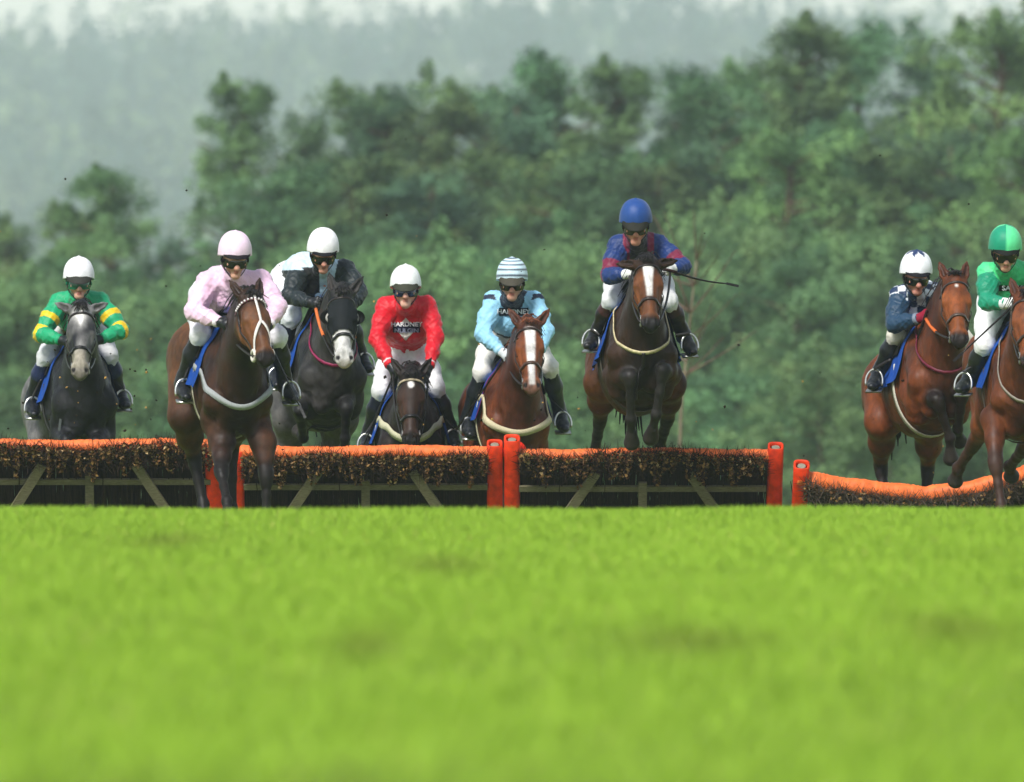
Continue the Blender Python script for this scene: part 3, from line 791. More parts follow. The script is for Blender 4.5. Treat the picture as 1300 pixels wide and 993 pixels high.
    if S.get('hood'):
        q = H.V - H.poll; ca, cn, cl = q @ a, q @ n, q @ l
        keep = (ca > -.02) & (ca < .335) & (s.at(H.V, {'head'}) < .012) & (s.at(H.V, {'ear'}) > .004)
        for sx in (-1, 1): keep &= np.linalg.norm(H.V - hd(.195, -.06, sx * .09), axis=1) > .03
        Vn = H.V + vnormals(H.V, H.F) * .006; V, F, _ = submesh(Vn, H.F, keep)
        b = MB(); b.add(V, F, c=lin('#15191c')); hood = part(b, 'hood', M['cloth'])
        for sx in (-1, 1):
            c0 = hd(.20, -.045, sx * .088); ax = unit(l * sx * .55 + n * .75 + a * .25); u = unit(np.cross(ax, a)); v = np.cross(ax, u)
            b = MB(); t = np.linspace(0, 2 * math.pi, 19); b.tube([c0 - ax * .012, c0 + ax * .006, c0 + ax * .012], [.040, .036, .010], 16, lin('#b4b2aa')); part(b, 'eye_surround', M['coat'], par=hood)
            b = MB(); b.tube([c0 + ax * .004, c0 + ax * .016, c0 + ax * .020], [.020, .015, .004], 12, lin('#0c0908')); part(b, 'eye', M['eye'], par=hood)
            # half cup standing out behind the eye
            b = MB(); nr, nsg = 5, 15; V = []; od = unit(l * sx - ax * ((l * sx) @ ax)); pd = np.cross(ax, od)
            for i in range(nr):
                q = i / (nr - 1)
                for j in range(nsg):
                    tt = (j / (nsg - 1) - .5) * math.pi * 1.15; V.append(c0 - ax * .012 + (od * math.cos(tt) + pd * math.sin(tt)) * (.043 + .012 * math.sin(q * 2.2)) + ax * .055 * q * math.cos(tt * .8))
            F = np.array([[i * nsg + j, i * nsg + j + 1, (i + 1) * nsg + j + 1, (i + 1) * nsg + j] for i in range(nr - 1) for j in range(nsg - 1)]); V = np.array(V)
            b.add(V, F, c=lin('#0e0f11')); b.add(V + od * .004, F[:, ::-1], c=lin('#0e0f11')); part(b, 'eye_cup', M['leather'], par=hood)
# ------------------------------------------------------------------ riders
def make_rider(label, S, H, HS):
    Y0 = HS['Y']; J = {}
    F0 = dict(head=.14, shl=-.06, shr=-.06, ell=.08, elr=.08, hal=.26, har=.26, pel=-.46, knl=-.10, knr=-.10, anl=-.30, anr=-.30, tol=-.13, tor=-.13)
    for k, f in F0.items():
        v = S[k]; q_ = 1 if k[:2] == 'sh' else 0
        J[k] = W(v[0] + q_ * (2 if k == 'shl' else -2), v[1] + 6 * q_, Y0 - (v[2] if len(v) > 2 else f))
    # keep the legs outside the horse's sides
    for k in ('knl', 'knr', 'anl', 'anr', 'tol', 'tor'):
        sg = -1 if k[-1] == 'l' else 1; p = H.toloc(J[k]); need = {'kn': .062, 'an': .058, 'to': .060}[k[:2]]
        for _ in range(8):
            d_ = H.s.at(p[None])[0]
            if d_ < need: p = p + A(sg * (need - d_) * .9, 0, 0)
        J[k] = H.tow(p)
    O = J['pel'].copy()
    for k in J: J[k] = J[k] - O
    yaw = R(S.get('yaw', HS['yaw'] * .5)); fw = A(math.sin(yaw), -math.cos(yaw), 0); rt = A(math.cos(yaw), math.sin(yaw), 0)
    Mx = Matrix.Translation(Vector(O)); seed = S.get('seed', 1); r = np.random.default_rng(seed)
    # head frame
    hy = yaw + R(S.get('look', 0)); pt = R(S.get('nod', 8)); tl = R(S.get('tilt', 0))
    hf = A(math.sin(hy) * math.cos(pt), -math.cos(hy) * math.cos(pt), -math.sin(pt)); hl = A(math.cos(hy), math.sin(hy), 0); hu = unit(np.cross(hl, hf)); hu = hu if hu[2] > 0 else -hu
    hu, hl = hu * math.cos(tl) + hl * math.sin(tl), hl * math.cos(tl) - hu * math.sin(tl)
    hc = J['head']; h = lambda f, u, l=0.0: hc + hf * f + hu * u + hl * l
    shm = (J['shl'] + J['shr']) / 2; chest = shm * .72 + A(0, 0, 0) + A(0, 0, -.06) + fw * .02; waist = shm * .36 + A(0, 0, .03)
    nk = shm + A(0, 0, .03)
    lat = unit(J['shr'] - J['shl'])
    # hands: wrist just short of the hand point
    hands = {}
    for sd in 'lr':
        e, hn = J['el' + sd], J['ha' + sd]; d = unit(hn - e); hands[sd] = (hn - d * .065, hn, d)
    # ---- body (skin), one continuous surface
    s = SDF(); jw = r.uniform(-.006, .006); jl = r.uniform(-.008, .006); nsz = r.uniform(.9, 1.2)
    s.cone(h(.0, .045), h(-.03, .035), .083, .083, .03, hl, .92, tag='head')
    s.cone(h(.022, -.03), h(.045, -.085 + jl), .064, .036 + jw, .035, hl, .92, tag='head')
    s.cone(h(.060, -.093 + jl, -.010), h(.060, -.093 + jl, .010), .021, .021, .02, tag='head')        # chin
    s.cone(h(.075, .018, -.03), h(.075, .018, .03), .022, .022, .03, tag='head')            # brow
    s.cone(h(.086, .004), h(.106 + .006 * (nsz - 1) * 5, -.034), .012, .0165 * nsz, .012, tag='nose')
    s.cone(h(.092, -.037, -.015), h(.092, -.037, .015), .0115, .0115, .010, tag='nose')
    for sx in (-1, 1):
        s.cone(h(.062, -.018, sx * .042), h(.045, -.03, sx * .055), .024, .02, .03, tag='head')  # cheekbone
        s.cone(h(.088, .0, sx * .03), h(.086, -.002, sx * .036), .013, .012, .014, sub=True)      # eye socket
        s.cone(h(-.005, -.005, sx * .078), h(-.015, -.03, sx * .078), .016, .012, .01, hl, .5, tag='head')  # ear
    s.cone(h(.089, -.058, -.015), h(.089, -.058, .015), .0055, .0055, .008, tag='lip')
    s.cone(h(.086, -.068, -.011), h(.086, -.068, .011), .0065, .0065, .008, tag='lip')
    s.cone(h(.093, -.0635, -.02), h(.093, -.0635, .02), .003, .003, .004, sub=True)
    s.cone(h(-.01, -.05), nk - A(0, 0, .06), .055, .06, .03, tag='neck')
    s.chain([shm + A(0, 0, -.02) - fw * .02, chest, waist, A(0, 0, 0)], [.085, .11, .10, .115], .06, lat, [1.5, 1.35, 1.25, 1.3], 'torso')
    for sd, sx in (('l', -1), ('r', 1)):
        wr, hn, d = hands[sd]
        s.chain([J['sh' + sd], J['el' + sd], wr], [.050, .040, .024], .03, tag='arm')
        s.cone(wr, hn, .018, .017, .02, tag='arm')
        hip = rt * sx * .09 + A(0, 0, -.03)
        s.chain([hip, J['kn' + sd], J['an' + sd], J['an' + sd] * .4 + J['to' + sd] * .6 + A(0, 0, -.022)], [.088, .052, .030, .018], .03, tag='leg')
    V, F = s.mesh(.0078)
    c = np.tile(lin(S.get('skin', ['#d2a08c', '#cf9d86', '#c8907a', '#d9a893', '#cf9a84', '#d09078', '#c98a78', '#d8a288'][seed - 1])), (len(V), 1)); q = V - hc; qf, qu, ql = q @ hf, q @ hu, q @ hl
    k = (sm(.006, .001, s.at(V, {'lip'})) * .7 * (qf > .07))[:, None]; c = c * (1 - k) + lin('#a6564f') * k
    k = (np.exp(-((np.abs(ql) - .042) / .02) ** 2 - ((qu + .03) / .02) ** 2) * (qf > .02) * .45)[:, None]; c = c * (1 - k) + lin('#c0776a') * k
    k = (np.exp(-(ql / .02) ** 2 - ((qu + .03) / .015) ** 2) * (qf > .08) * .35)[:, None]; c = c * (1 - k) + lin('#bb6e62') * k
    person = mk('person', V, F, M['skin'], None, c, True, Mx)
    tag(person, label, 'person', 'jockeys riding the race')
    def part(V, F, nm, mat, cc, par=None, smooth=True):
        o = mk(nm, V, F, mat, par or person, cc, smooth); return o
    def pmb(b, nm, mat, par=None, smooth=True):
        o = b.build(nm, mat, par or person, smooth); return o
    # ---- jacket
    s = SDF(); puff = S.get('puff', 1.0)
    s.chain([shm + A(0, 0, -.015) - fw * .03, chest, waist, A(0, 0, .02)], [.085, .118, .112, .122], .07, lat, [1.35, 1.30, 1.25, 1.25], 'torso')
    s.cone(nk + A(0, 0, -.03), h(-.015, -.10), .085, .060, .06, tag='collar')
    for sd, sx in (('l', -1), ('r', 1)):
        wr, hn, d = hands[sd]; e = J['el' + sd]; sh = J['sh' + sd]
        s.chain([sh, (sh + e) / 2, e], [.060 * puff, .059 * puff, .055 * puff], .06, tag='up' + sd)
        s.cone(nk + A(0, 0, -.03), sh, .07, .058, .05, tag='torso')
        s.chain([e, (e + wr) / 2, wr - d * .01], [.056 * puff, .047 * puff, .034], .03, tag='fo' + sd)
    V, F = s.mesh(.0068)
    nr = vnormals(V, F)
    inhead = np.linalg.norm((V - h(.03, -.02)) @ np.stack([hf, hl, hu]).T, axis=1)
    w1 = np.abs(fnoise(V * A(1, 1, .7), 30, seed * 7 + 1, 2)); w2 = np.abs(fnoise(V, 70, seed * 7 + 2, 2)); w3 = fnoise(V, 14, seed * 7 + 3, 2)
    sg = np.sign(V @ lat)
    Q1 = np.stack([V[:, 0] * 1.0 + sg * V[:, 2] * .75, V[:, 1] * .5, V[:, 2] * .25], -1); Q2 = np.stack([V[:, 0] * .3, V[:, 1] * .7, V[:, 2] * 1.0 - sg * V[:, 0] * .5], -1)
    f1 = np.clip(1 - 2.2 * np.abs(fnoise(Q1, 66, seed * 7 + 4, 2)), 0, 1) ** 1.5; f2 = np.clip(1 - 2.2 * np.abs(fnoise(Q2, 84, seed * 7 + 5, 2)), 0, 1) ** 1.5
    V = V + nr * (.010 * (.32 - w1) + .006 * w3 + .006 * f1 + .005 * f2 - .003)[:, None]
    # limb coordinates for hoops
    X = dict(seed=seed)
    V0 = V
    ds = np.stack([s.at(V, {t}) for t in ('torso', 'collar', 'upl', 'upr', 'fol', 'for')], 1); X['reg'] = ds.argmin(1)
    def tpar(a_, b_): ba = b_ - a_; return (V - a_) @ ba / (ba @ ba)
    X['arm'] = np.where(X['reg'] == 2, tpar(J['shl'], J['ell']), np.where(X['reg'] == 3, tpar(J['shr'], J['elr']),
               np.where(X['reg'] == 4, 1 + tpar(J['ell'], hands['l'][0]), np.where(X['reg'] == 5, 1 + tpar(J['elr'], hands['r'][0]), -1))))
    q = V - shm; X['x'] = q @ lat; X['z'] = q[:, 2]; X['f'] = q @ fw; X['V'] = V; X['d2head'] = np.linalg.norm(V - h(.02, -.06), axis=1)
    # how far down the torso from neck to waist
    ax = unit(-shm); X['t'] = q @ ax
    X['isarm'] = X['reg'] >= 2
    jc = S['jacket'](X)
    jacket = part(V, F, 'jacket', M['silk'], jc)
    for sd in 'lr':
        wr, hn, d = hands[sd]; b = MB(); b.tube([wr - d * .028, wr - d * .02, wr + d * .004, wr + d * .008], [.034, .042, .041, .030], 14, S.get('cuff', jc.mean(0))); pmb(b, 'cuff', M['silk'], jacket)
    # ---- breeches
    s = SDF(); s.cone(A(0, 0, -.01) - rt * .05, A(0, 0, -.01) + rt * .05, .125, .125, .05, tag='p'); s.cone(A(0, 0, 0), waist, .12, .108, .05, lat, 1.2)
    for sd, sx in (('l', -1), ('r', 1)):
        hip = rt * sx * .095 + A(0, 0, -.03); kn = J['kn' + sd]; an = J['an' + sd]
        s.chain([hip, (hip + kn) / 2, kn], [.108, .092, .070], .05); s.cone(kn, kn + (an - kn) * .16, .068, .058, .02)
    V, F = s.mesh(.0085); nr = vnormals(V, F); V = V + nr * (.012 * (.3 - np.abs(fnoise(V, 45, seed + 50, 2))) + .004 * fnoise(V, 18, seed + 51, 2))[:, None]
    part(V, F, 'breeches', M['cloth'], np.tile(lin(S.get('breeches', '#dcdedd')), (len(V), 1)))
    # ---- boots
    for sd, sx in (('l', -1), ('r', 1)):
        kn, an, to = J['kn' + sd], J['an' + sd], J['to' + sd]; s = SDF(); d = unit(an - kn)
        top = kn + (an - kn) * .12
        s.chain([top, top + (an - top) * .35, an - d * .05, an + d * .01], [.059, .062, .046, .045], .03, tag='sh')
        ft = unit(to - an); heel = an - ft * .045 + A(0, 0, -.045); ball = to + A(0, 0, -.03) - ft * .04; tip = to + A(0, 0, -.025) + ft * .035
        s.cone(an + A(0, 0, -.01), heel, .044, .036, .03, tag='ft'); s.cone(an + ft * .04, ball, .044, .042, .03, lat=A(0, 0, 1), sc=.85, tag='ft'); s.cone(ball, tip, .043, .033, .02, A(0, 0, 1), .8, tag='ft'); s.cone(heel, ball, .035, .035, .03, tag='ft')
        V, F = s.mesh(.0075); nr = vnormals(V, F); V = V + nr * (.004 * (.3 - np.abs(fnoise(V, 60, seed + 70, 2))))[:, None]
        c = np.tile(lin(S.get('boot', '#15161a')), (len(V), 1))
        if S.get('boot_top'):
            t = (V - kn) @ (an - kn) / ((an - kn) @ (an - kn)); c[t < S.get('boot_top_t', .35)] = lin(S['boot_top'])
        part(V, F, 'boot', M['leather'], c)
        # stirrup iron and leather hang from the saddle: parts of the horse's tack
        b = MB(); sdv = unit(np.cross(ft, A(0, 0, 1))); t = np.linspace(-.35, math.pi + .35, 19); cc = ball + ft * -.005 + A(0, 0, .012)
        arch = cc + np.cos(t)[:, None] * sdv * .062 + np.maximum(np.sin(t), -.62)[:, None] * unit(A(0, 0, 1) - ft * .25) * .088
        b.tube(arch, .008, 7, lin('#cfcfc8'), caps=True)
        b.box(cc + A(0, 0, -.066), np.stack([sdv, ft, np.cross(sdv, ft)]), A(.058, .028, .006), lin('#a8a8a2'))
        def toH(vs): return np.array([H.toloc(p + O) for p in vs])
        b.V = [toH(v) for v in b.V]; H.part(b, 'stirrup_iron', M['metal'])
        b = MB(); e0 = H.toloc(cc + O + A(0, 0, .088)); e1 = P3(.27 * sx, -.20, -.26); e1, _ = H.s.project(e1[None], .035); pth = np.array([e0 * (1 - u) + e1[0] * u for u in np.linspace(0, 1, 8)])
        b.ribbon(pth, A(sx, -.3, 0), .024, .006, lin('#1d1613')); H.part(b, 'stirrup_leather', M['leather'])
    # ---- gloves with five fingers closed on the rein
    for sd, sx in (('l', -1), ('r', 1)):
        wr, hn, d = hands[sd]; s = SDF(); up = A(0, 0, 1); sdv = unit(np.cross(d, up)); up = unit(np.cross(sdv, d))
        inw = sdv * (1 if (sdv @ rt) * -sx > 0 else -1)
        s.cone(wr - d * .02, wr + d * .01, .031, .03, .02); s.cone(wr + d * .02, hn, .030, .034, .02, inw, .7)
        for i in range(4):
            k0 = hn + d * .012 + up * (.030 - .020 * i); L = (.036, .040, .038, .030)[i]
            k1 = k0 + d * L * .75 + inw * .008; k2 = k1 + inw * L * .75 - d * .006; k3 = k2 - d * L * .7
            s.chain([k0, k1, k2, k3], [.0115, .0105, .0098, .0088], .006)
        t0 = wr + d * .03 + up * .025 + inw * .012; t1 = t0 + d * .03 + up * .018 + inw * .012; t2 = t1 + d * .028 + inw * .014 - up * .006
        s.chain([t0, t1, t2], [.015, .0118, .0095], .012)
        V, F = s.mesh(.0052); part(V, F, 'glove', M['leather'] if not S.get('glove_cloth') else M['cloth'], np.tile(lin(S.get('glove', '#16171b')), (len(V), 1)))
    # ---- helmet with silk cap, peak, harness
    nu, nv = 17, 40; V = []; rx, ry, rz = .116, .138, .136; c0 = h(-.010, .062)
    for i in range(nu):
        ph = i / (nu - 1) * math.pi * .5
        for j in range(nv):
            t = j / nv * 2 * math.pi; ct, st = math.cos(t), math.sin(t)          # t=0 is the front
            drop = .028 * (i / (nu - 1)) ** 3 * (1 - ct) * .9
            rr = math.sin(ph) ** .92; pk = 1 + .010 * math.sin(9 * t + seed) * (i / (nu - 1)) ** 2 - .010 * math.exp(-(math.sin(2 * t + .3) / .10) ** 2) * math.sin(ph) + .006 * math.sin(5 * t + 7 * ph + seed * 2) * math.sin(2 * ph)
            V.append(c0 + hf * ct * ry * rr * pk + hl * st * rx * rr * pk + hu * (rz * math.cos(ph) ** .9 - drop + .009 * math.exp(-(ph / .07) ** 2)))
    V = np.array(V); ii, jj = np.meshgrid(np.arange(nu - 1), np.arange(nv), indexing='ij'); ii = ii.ravel(); jj = jj.ravel()
    F = np.stack([ii * nv + jj, (ii + 1) * nv + jj, (ii + 1) * nv + (jj + 1) % nv, ii * nv + (jj + 1) % nv], 1)
    T_ = np.tile(np.arange(nv) / nv * 2 * math.pi, nu); U_ = np.repeat(np.arange(nu) / (nu - 1), nv)
    # rolled rim
    rim = V[-nv:] - hu * .008; rim2 = c0 + (rim - c0) * .93 + hu * .004
    V2 = np.vstack([V, rim, rim2]); b0 = (nu - 1) * nv; F2 = [F]
    j = np.arange(nv); k = (j + 1) % nv
    F2.append(np.stack([b0 + j, nu * nv + j, nu * nv + k, b0 + k], 1)); F2.append(np.stack([nu * nv + j, (nu + 1) * nv + j, (nu + 1) * nv + k, nu * nv + k], 1))
    hcx = S['cap'](T_, U_); hcc = np.vstack([hcx, hcx[-nv:], hcx[-nv:] * .5])
    helmet = part(V2, np.concatenate(F2), 'helmet', M['silk'], hcc)
    # peak: dark shell at the front under the cap's edge
    pd, pz = S.get('peak', (.030, .030)); na = 19; nn_ = 5; t = np.linspace(-1.25, 1.25, na); V = []
    for i in range(nn_):
        u = i / (nn_ - 1)
        for tt in t:
            k = max(math.cos(tt * 1.22), 0) ** .8
            V.append(c0 + hf * (math.cos(tt) * (ry * .965) + pd * u * k) + hl * math.sin(tt) * rx * .99 * (1 - .05 * u) + hu * (.004 - pz * u * k - .012 * u))
    V = np.array(V); ii, jj = np.meshgrid(np.arange(nn_ - 1), np.arange(na - 1), indexing='ij'); qd = (ii * na + jj).ravel(); F = np.stack([qd, qd + na, qd + na + 1, qd + 1], 1)
    b = MB(); b.add(V, F, c=lin(S.get('peak_col', '#26251f'))); b.add(V - hu * .004 - hf * .003, F[:, ::-1], c=lin(S.get('peak_col', '#26251f')) * .7); pmb(b, 'peak', M['cloth'], helmet)
    # skull-cap lining round the head under the cap
    b = MB(); t = np.linspace(0, 2 * math.pi, 33)[:-1]; V = []
    for u, (rr, zz) in enumerate(((1.0, .012), (.985, -.012), (.93, -.022))):
        for tt in t: V.append(c0 + hf * math.cos(tt) * (ry - .02) * rr + hl * math.sin(tt) * (rx - .010) * rr + hu * (zz - .026 * (1 - math.cos(tt)) * .5 - .0))
    V = np.array(V); F = [[u * 32 + i, u * 32 + (i + 1) % 32, (u + 1) * 32 + (i + 1) % 32, (u + 1) * 32 + i] for u in range(2) for i in range(32)]; b.add(V, F, c=lin('#111114')); pmb(b, 'skull_cap', M['leather'], helmet)
    b = MB()
    for sx in (-1, 1):
        b.ribbon(spline([h(-.005, .03, sx * .088), h(.012, -.02, sx * .083), h(.03, -.065, sx * .062), h(.05, -.105, sx * .028), h(.058, -.117, 0)], 14), hl * sx * .8 - hu * .5 + hf * .2, .022, .005, lin(S.get('harness', '#131316')))
        b.ribbon(spline([h(-.05, .02, sx * .086), h(-.02, -.03, sx * .082), h(.025, -.06, sx * .066)], 9), hl * sx, .02, .005, lin(S.get('harness', '#131316')))
    pmb(b, 'chin_strap', M['leather'], helmet)
    # goggles
    b = MB(); na, nz_ = 25, 6; t = np.linspace(-1.22, 1.22, na); V = []; C = []
    lc = lin(S.get('lens', '#0e1014')); fc = lin(S.get('frame', '#0c0c0e'))
    for i in range(nz_):
        v = i / (nz_ - 1) * 2 - 1
        for tt in t:
            nose = math.exp(-(tt / .20) ** 2); hgt = .031 * (1 - .14 * abs(tt)); z = v * hgt
            if v < 0: z *= 1 - .72 * nose
            V.append(h(.0, -.011) + hf * math.cos(tt) * (.112 - .006 * v * v) + hl * math.sin(tt) * .086 + hu * z); C.append(fc if abs(v) > .9 else lc * (1 + .5 * max(v, 0)))
    V = np.array(V); ii, jj = np.meshgrid(np.arange(nz_ - 1), np.arange(na - 1), indexing='ij'); qd = (ii * na + jj).ravel(); F = np.stack([qd, qd + 1, qd + na + 1, qd + na], 1)
    b.add(V, F, c=np.array(C)); b.add(V - hf * .008, F[:, ::-1], c=np.array(C)); gog = pmb(b, 'goggles', M['lens'])
    b = MB(); t = np.linspace(1.2, 2 * math.pi - 1.2, 25); b.ribbon(np.array([h(-.0, -.002) + hf * math.cos(tt) * .112 + hl * math.sin(tt) * .092 + hu * .004 for tt in t]), np.array([hf * math.cos(tt) + hl * math.sin(tt) for tt in t]), .022, .004, fc); pmb(b, 'strap', M['dull'], gog)
    # ---- reins: from the bit to the hands, then a hanging loop
    for i, sd in enumerate('lr'):
        b = MB(); e0 = H.bit[i]; e1 = H.toloc(hands[sd][1] + O); m_ = (e0 + e1) / 2 + A((-1, 1)[i] * .03, 0, -.05); rc = S.get('rein', lin('#1c1512'))
        pth = bez(e0, m_, e1, 14)
        b.tube(pth, .0085, 6, rc); H.part(b, 'rein', M['leather'])
        if S.get('rein_grip') is not None:
            b = MB(); b.tube(pth[6:13], .0125, 6, S['rein_grip']); H.part(b, 'rein_grip', M['dull'])
    b = MB(); e0 = H.toloc(hands['l'][1] + O); e1 = H.toloc(hands['r'][1] + O); b.tube(bez(e0, (e0 + e1) / 2 + A(0, -.05, S.get('loop', -.12)), e1, 14), .007, 6, S.get('rein', lin('#1c1512'))); H.part(b, 'rein_loop', M['leather'])
    # ---- print on the chest
    if S.get('print'):
        bv = BVHTree.FromPolygons([tuple(v) for v in np.array([v.co[:] for v in jacket.data.vertices])], [tuple(p.vertices) for p in jacket.data.polygons])
        for kind, txt, cx, cz, size, colr in S['print']:
            # cx, cz: photo pixel of the print's centre
            pc = W(cx, cz, Y0 - .05) - O; off = {'band': .007, 'diamond': .004, 'text': .010}[kind]
            if kind == 'text':
                cu = bpy.data.curves.new('print', 'FONT'); cu.body = txt; cu.align_x = 'CENTER'; cu.align_y = 'CENTER'; cu.size = size; cu.offset = .0012
                to = bpy.data.objects.new('print', cu); col.objects.link(to); dg = bpy.context.evaluated_depsgraph_get(); me = bpy.data.meshes.new_from_object(to.evaluated_get(dg)); bpy.data.objects.remove(to)
                v2 = np.array([v.co[:2] for v in me.vertices]); fs = [list(p.vertices) for p in me.polygons]; v2[:, 0] *= 1.15
                bpy.data.meshes.remove(me)
            else:
                nn = 22; g = np.linspace(-1, 1, nn)
                gx, gz = np.meshgrid(g, g)
                if kind == 'band': v2 = np.stack([gx * size[0] / 2, gz * size[1] / 2], -1).reshape(-1, 2)
                else: v2 = np.stack([(gx + gz) * size[0] / 4, (gz - gx) * size[1] / 4], -1).reshape(-1, 2)
                fs = [[j * nn + i, j * nn + i + 1, (j + 1) * nn + i + 1, (j + 1) * nn + i] for j in range(nn - 1) for i in range(nn - 1)]
            out = []; okv = []
            for x, z in v2:
                o3 = pc + rt * x + A(0, 0, 1) * z + fw * .5; hit = bv.ray_cast(Vector(o3), Vector(-fw), 1.0)
                okv.append(hit[0] is not None); out.append(np.array(hit[0]) + fw * off + np.array(hit[1]) * .001 if hit[0] is not None else o3)
            out = np.array(out); fs = [f for f in fs if all(okv[i] for i in f) and np.ptp(out[f] @ fw) < .06]
            if not fs: continue
            me = bpy.data.meshes.new('print'); me.from_pydata([tuple(v) for v in out], [], fs)
            at = me.color_attributes.new('Col', 'FLOAT_COLOR', 'POINT'); at.data.foreach_set('color', np.tile(np.append(lin(colr), 1), len(out)).astype(np.float32)); me.materials.append(M['cloth'])
            o = bpy.data.objects.new({'text': 'lettering', 'band': 'print_panel', 'diamond': 'print_diamond'}[kind], me); col.objects.link(o); o.parent = jacket
    return person
def whip(label, p0, p1, bend=0.0, c='#17120f', grip=True):
    p0, p1 = np.asarray(p0), np.asarray(p1); root = empty('whip', p0); d = p1 - p0
    m = d / 2 + A(0, 0, bend); b = MB(); pth = bez(A(0, 0, 0), m, d, 12); b.tube(pth, np.linspace(.0085, .005, 12), 8, lin(c)); b.build('shaft', M['leather'], root, True)
    b = MB(); b.tube([-unit(d) * .12, A(0, 0, 0), unit(d) * .02], [.012, .011, .009], 8, lin('#2a1512')); b.build('handle', M['dull'], root, True)
    b = MB(); b.ribbon(np.array([d, d + unit(d) * .05, d + unit(d) * .10]), A(0, -1, .2), .018, .004, lin(c)); b.build('flap', M['leather'], root)
    tag(root, label, 'whip', 'whips carried by the jockeys')
# ------------------------------------------------------------------ the eight runners
def ramp(m, a, b):
    m = np.clip(m, 0, 1)[:, None]; return a * (1 - m) + b * m
def bay(base, dark, points, muz, blaze=None, face=None, rump=None):
    b, d, p, mz = lin(base), lin(dark), lin(points), lin(muz)
    def f(V, ca, cn, cl, hd, low, nz, nz2):
        c = np.tile(b, (len(V), 1)); fw_, z_ = -V[:, 1], V[:, 2]; body = 1 - hd
        c = ramp(body * sm(-.45, -.9, fw_ + .15 * nz) * .55, c, lin(rump or base))                     # redder quarters
        c = ramp(.32 + .9 * nz, c, d)
        shade_sweat = body * sm(.05, .30, fw_ + .14 * nz) * sm(.17, .05, np.abs(V[:, 0]) + .05 * nz); c = ramp(shade_sweat * .75, c, d * .8)   # neck and breast shade painted into the coat, along with sweat
        c = ramp(low, c, p)
        fc_ = lin(face) if face else b
        c = ramp(hd * sm(.08, .2, ca) * (.45 + .5 * sm(.015, .06, np.abs(cl)) + .3 * nz2), c, fc_)
        c = ramp(hd * sm(.36, .42, ca) * .4, c, fc_ * 1.25)
        c = ramp(hd * sm(.475, .53, ca + .01 * nz2), c, mz)
        if blaze is not None:
            m = blaze(ca, cl + .004 * nz2, nz2) * (cn > -.075) * (hd > .3); c = ramp(m, c, lin('#dedad4'))
        return c
    return f
def grey(base, dark, light, nose, kind):
    b, d, l, ns = lin(base), lin(dark), lin(light), lin(nose)
    def f(V, ca, cn, cl, hd, low, nz, nz2):
        dap = fnoise(V, 26, 31, 2); c = ramp(.45 + .55 * nz + .75 * dap, np.tile(b, (len(V), 1)), d)
        rump = sm(.2, .75, V[:, 1]); c = ramp(rump * .55 + .25 * dap * rump, c, l)
        c = ramp(low * .8, c, d)
        if kind == 1:
            c = ramp(hd * (.40 + 1.1 * dap + .5 * nz), c, lin('#8a8886')); white = np.exp(-(cl / .05) ** 2 - ((ca - .07) / .06) ** 2) * 1.6 + .9 * np.exp(-(cl / .016) ** 2 - ((ca - .13) / .05) ** 2)
            c = ramp(white * (cn > -.09) * hd, c, lin('#dcd8d2')); c = ramp(hd * sm(.34, .42, ca), c, ns); c = ramp(hd * sm(.50, .54, ca) * .5, c, lin('#4a4644'))
        else:
            c = ramp(hd * sm(.30, .36, ca), c, ns); c = ramp(hd * sm(.53, .57, ca) * .5, c, lin('#8a8068'))
        return c
    return f
def box_blaze(a0, a1, w0, w1, soft=.010):
    def f(ca, cl, nz):
        t = np.clip((ca - a0) / (a1 - a0), 0, 1); wd = w0 + (w1 - w0) * t
        return sm(soft, -soft, np.abs(cl) - wd) * sm(-.012, .008, ca - a0) * sm(.012, -.008, ca - a1)
    return f
star = lambda a0, w: (lambda ca, cl, nz: sm(.010, -.008, np.hypot((ca - a0) * .75, cl) - w - .006 * nz))

def plain(h):
    c0 = lin(h); return lambda X: np.tile(c0, (len(X['V']), 1))
def j_greengold(X):
    g, y = lin('#16a06c'), lin('#eac21a'); c = np.tile(g, (len(X['V']), 1)); a = X['arm']
    for lo_, hi_ in ((.46, .62), (.84, 1.06)): c[(a > lo_) & (a < hi_)] = y
    t = X['t']
    for lo_, hi_ in ((.20, .245), (.29, .335)): c[~X['isarm'] & (t > lo_) & (t < hi_)] = y
    return c
def j_pink(X):
    c = np.tile(lin('#e6bcd6'), (len(X['V']), 1)); n = fnoise(X['V'], 22, 4, 3); return ramp(.35 + .45 * n, c, lin('#eed4e6'))
def j_black(X):
    c = np.tile(lin('#1c262a'), (len(X['V']), 1)); x, z = X['x'], X['z']
    sash = np.abs(x * .8 - z * .6 - .02) < .0; body = ~X['isarm']
    c[body & (np.abs(x - .045 - .25 * z) < .055) & (X['f'] > -.06)] = lin('#b9d4e2')
    c[(z > .0) & (x < -.03) & (X['f'] < .10) & (X['arm'] < .22)] = lin('#c6dcea'); c[body & (x < -.02) & (X['f'] > .0) & (z < .02)] = lin('#0d0f12')
    return c
def j_red(X):
    c = np.tile(lin('#cf0822'), (len(X['V']), 1)); a = X['arm']; c[(a > 1.86) & (a < 1.90)] = lin('#f0d8d8'); return c
def j_blue5(X):
    c = np.tile(lin('#93cbe6'), (len(X['V']), 1)); x, z = X['x'], X['z']; body = ~X['isarm']
    c[(X['arm'] > -.05) & (X['arm'] < .10)] = lin('#16223c')
    v = (np.abs(x) < .075 - (.02 - z) * .55) & (X['f'] > 0) & (z < .10); c[v & (X['reg'] < 2)] = lin('#151d33')
    c[X['reg'] == 1] = lin('#151d33'); c[body & (X['t'] > .30)] = lin('#151d33'); return c
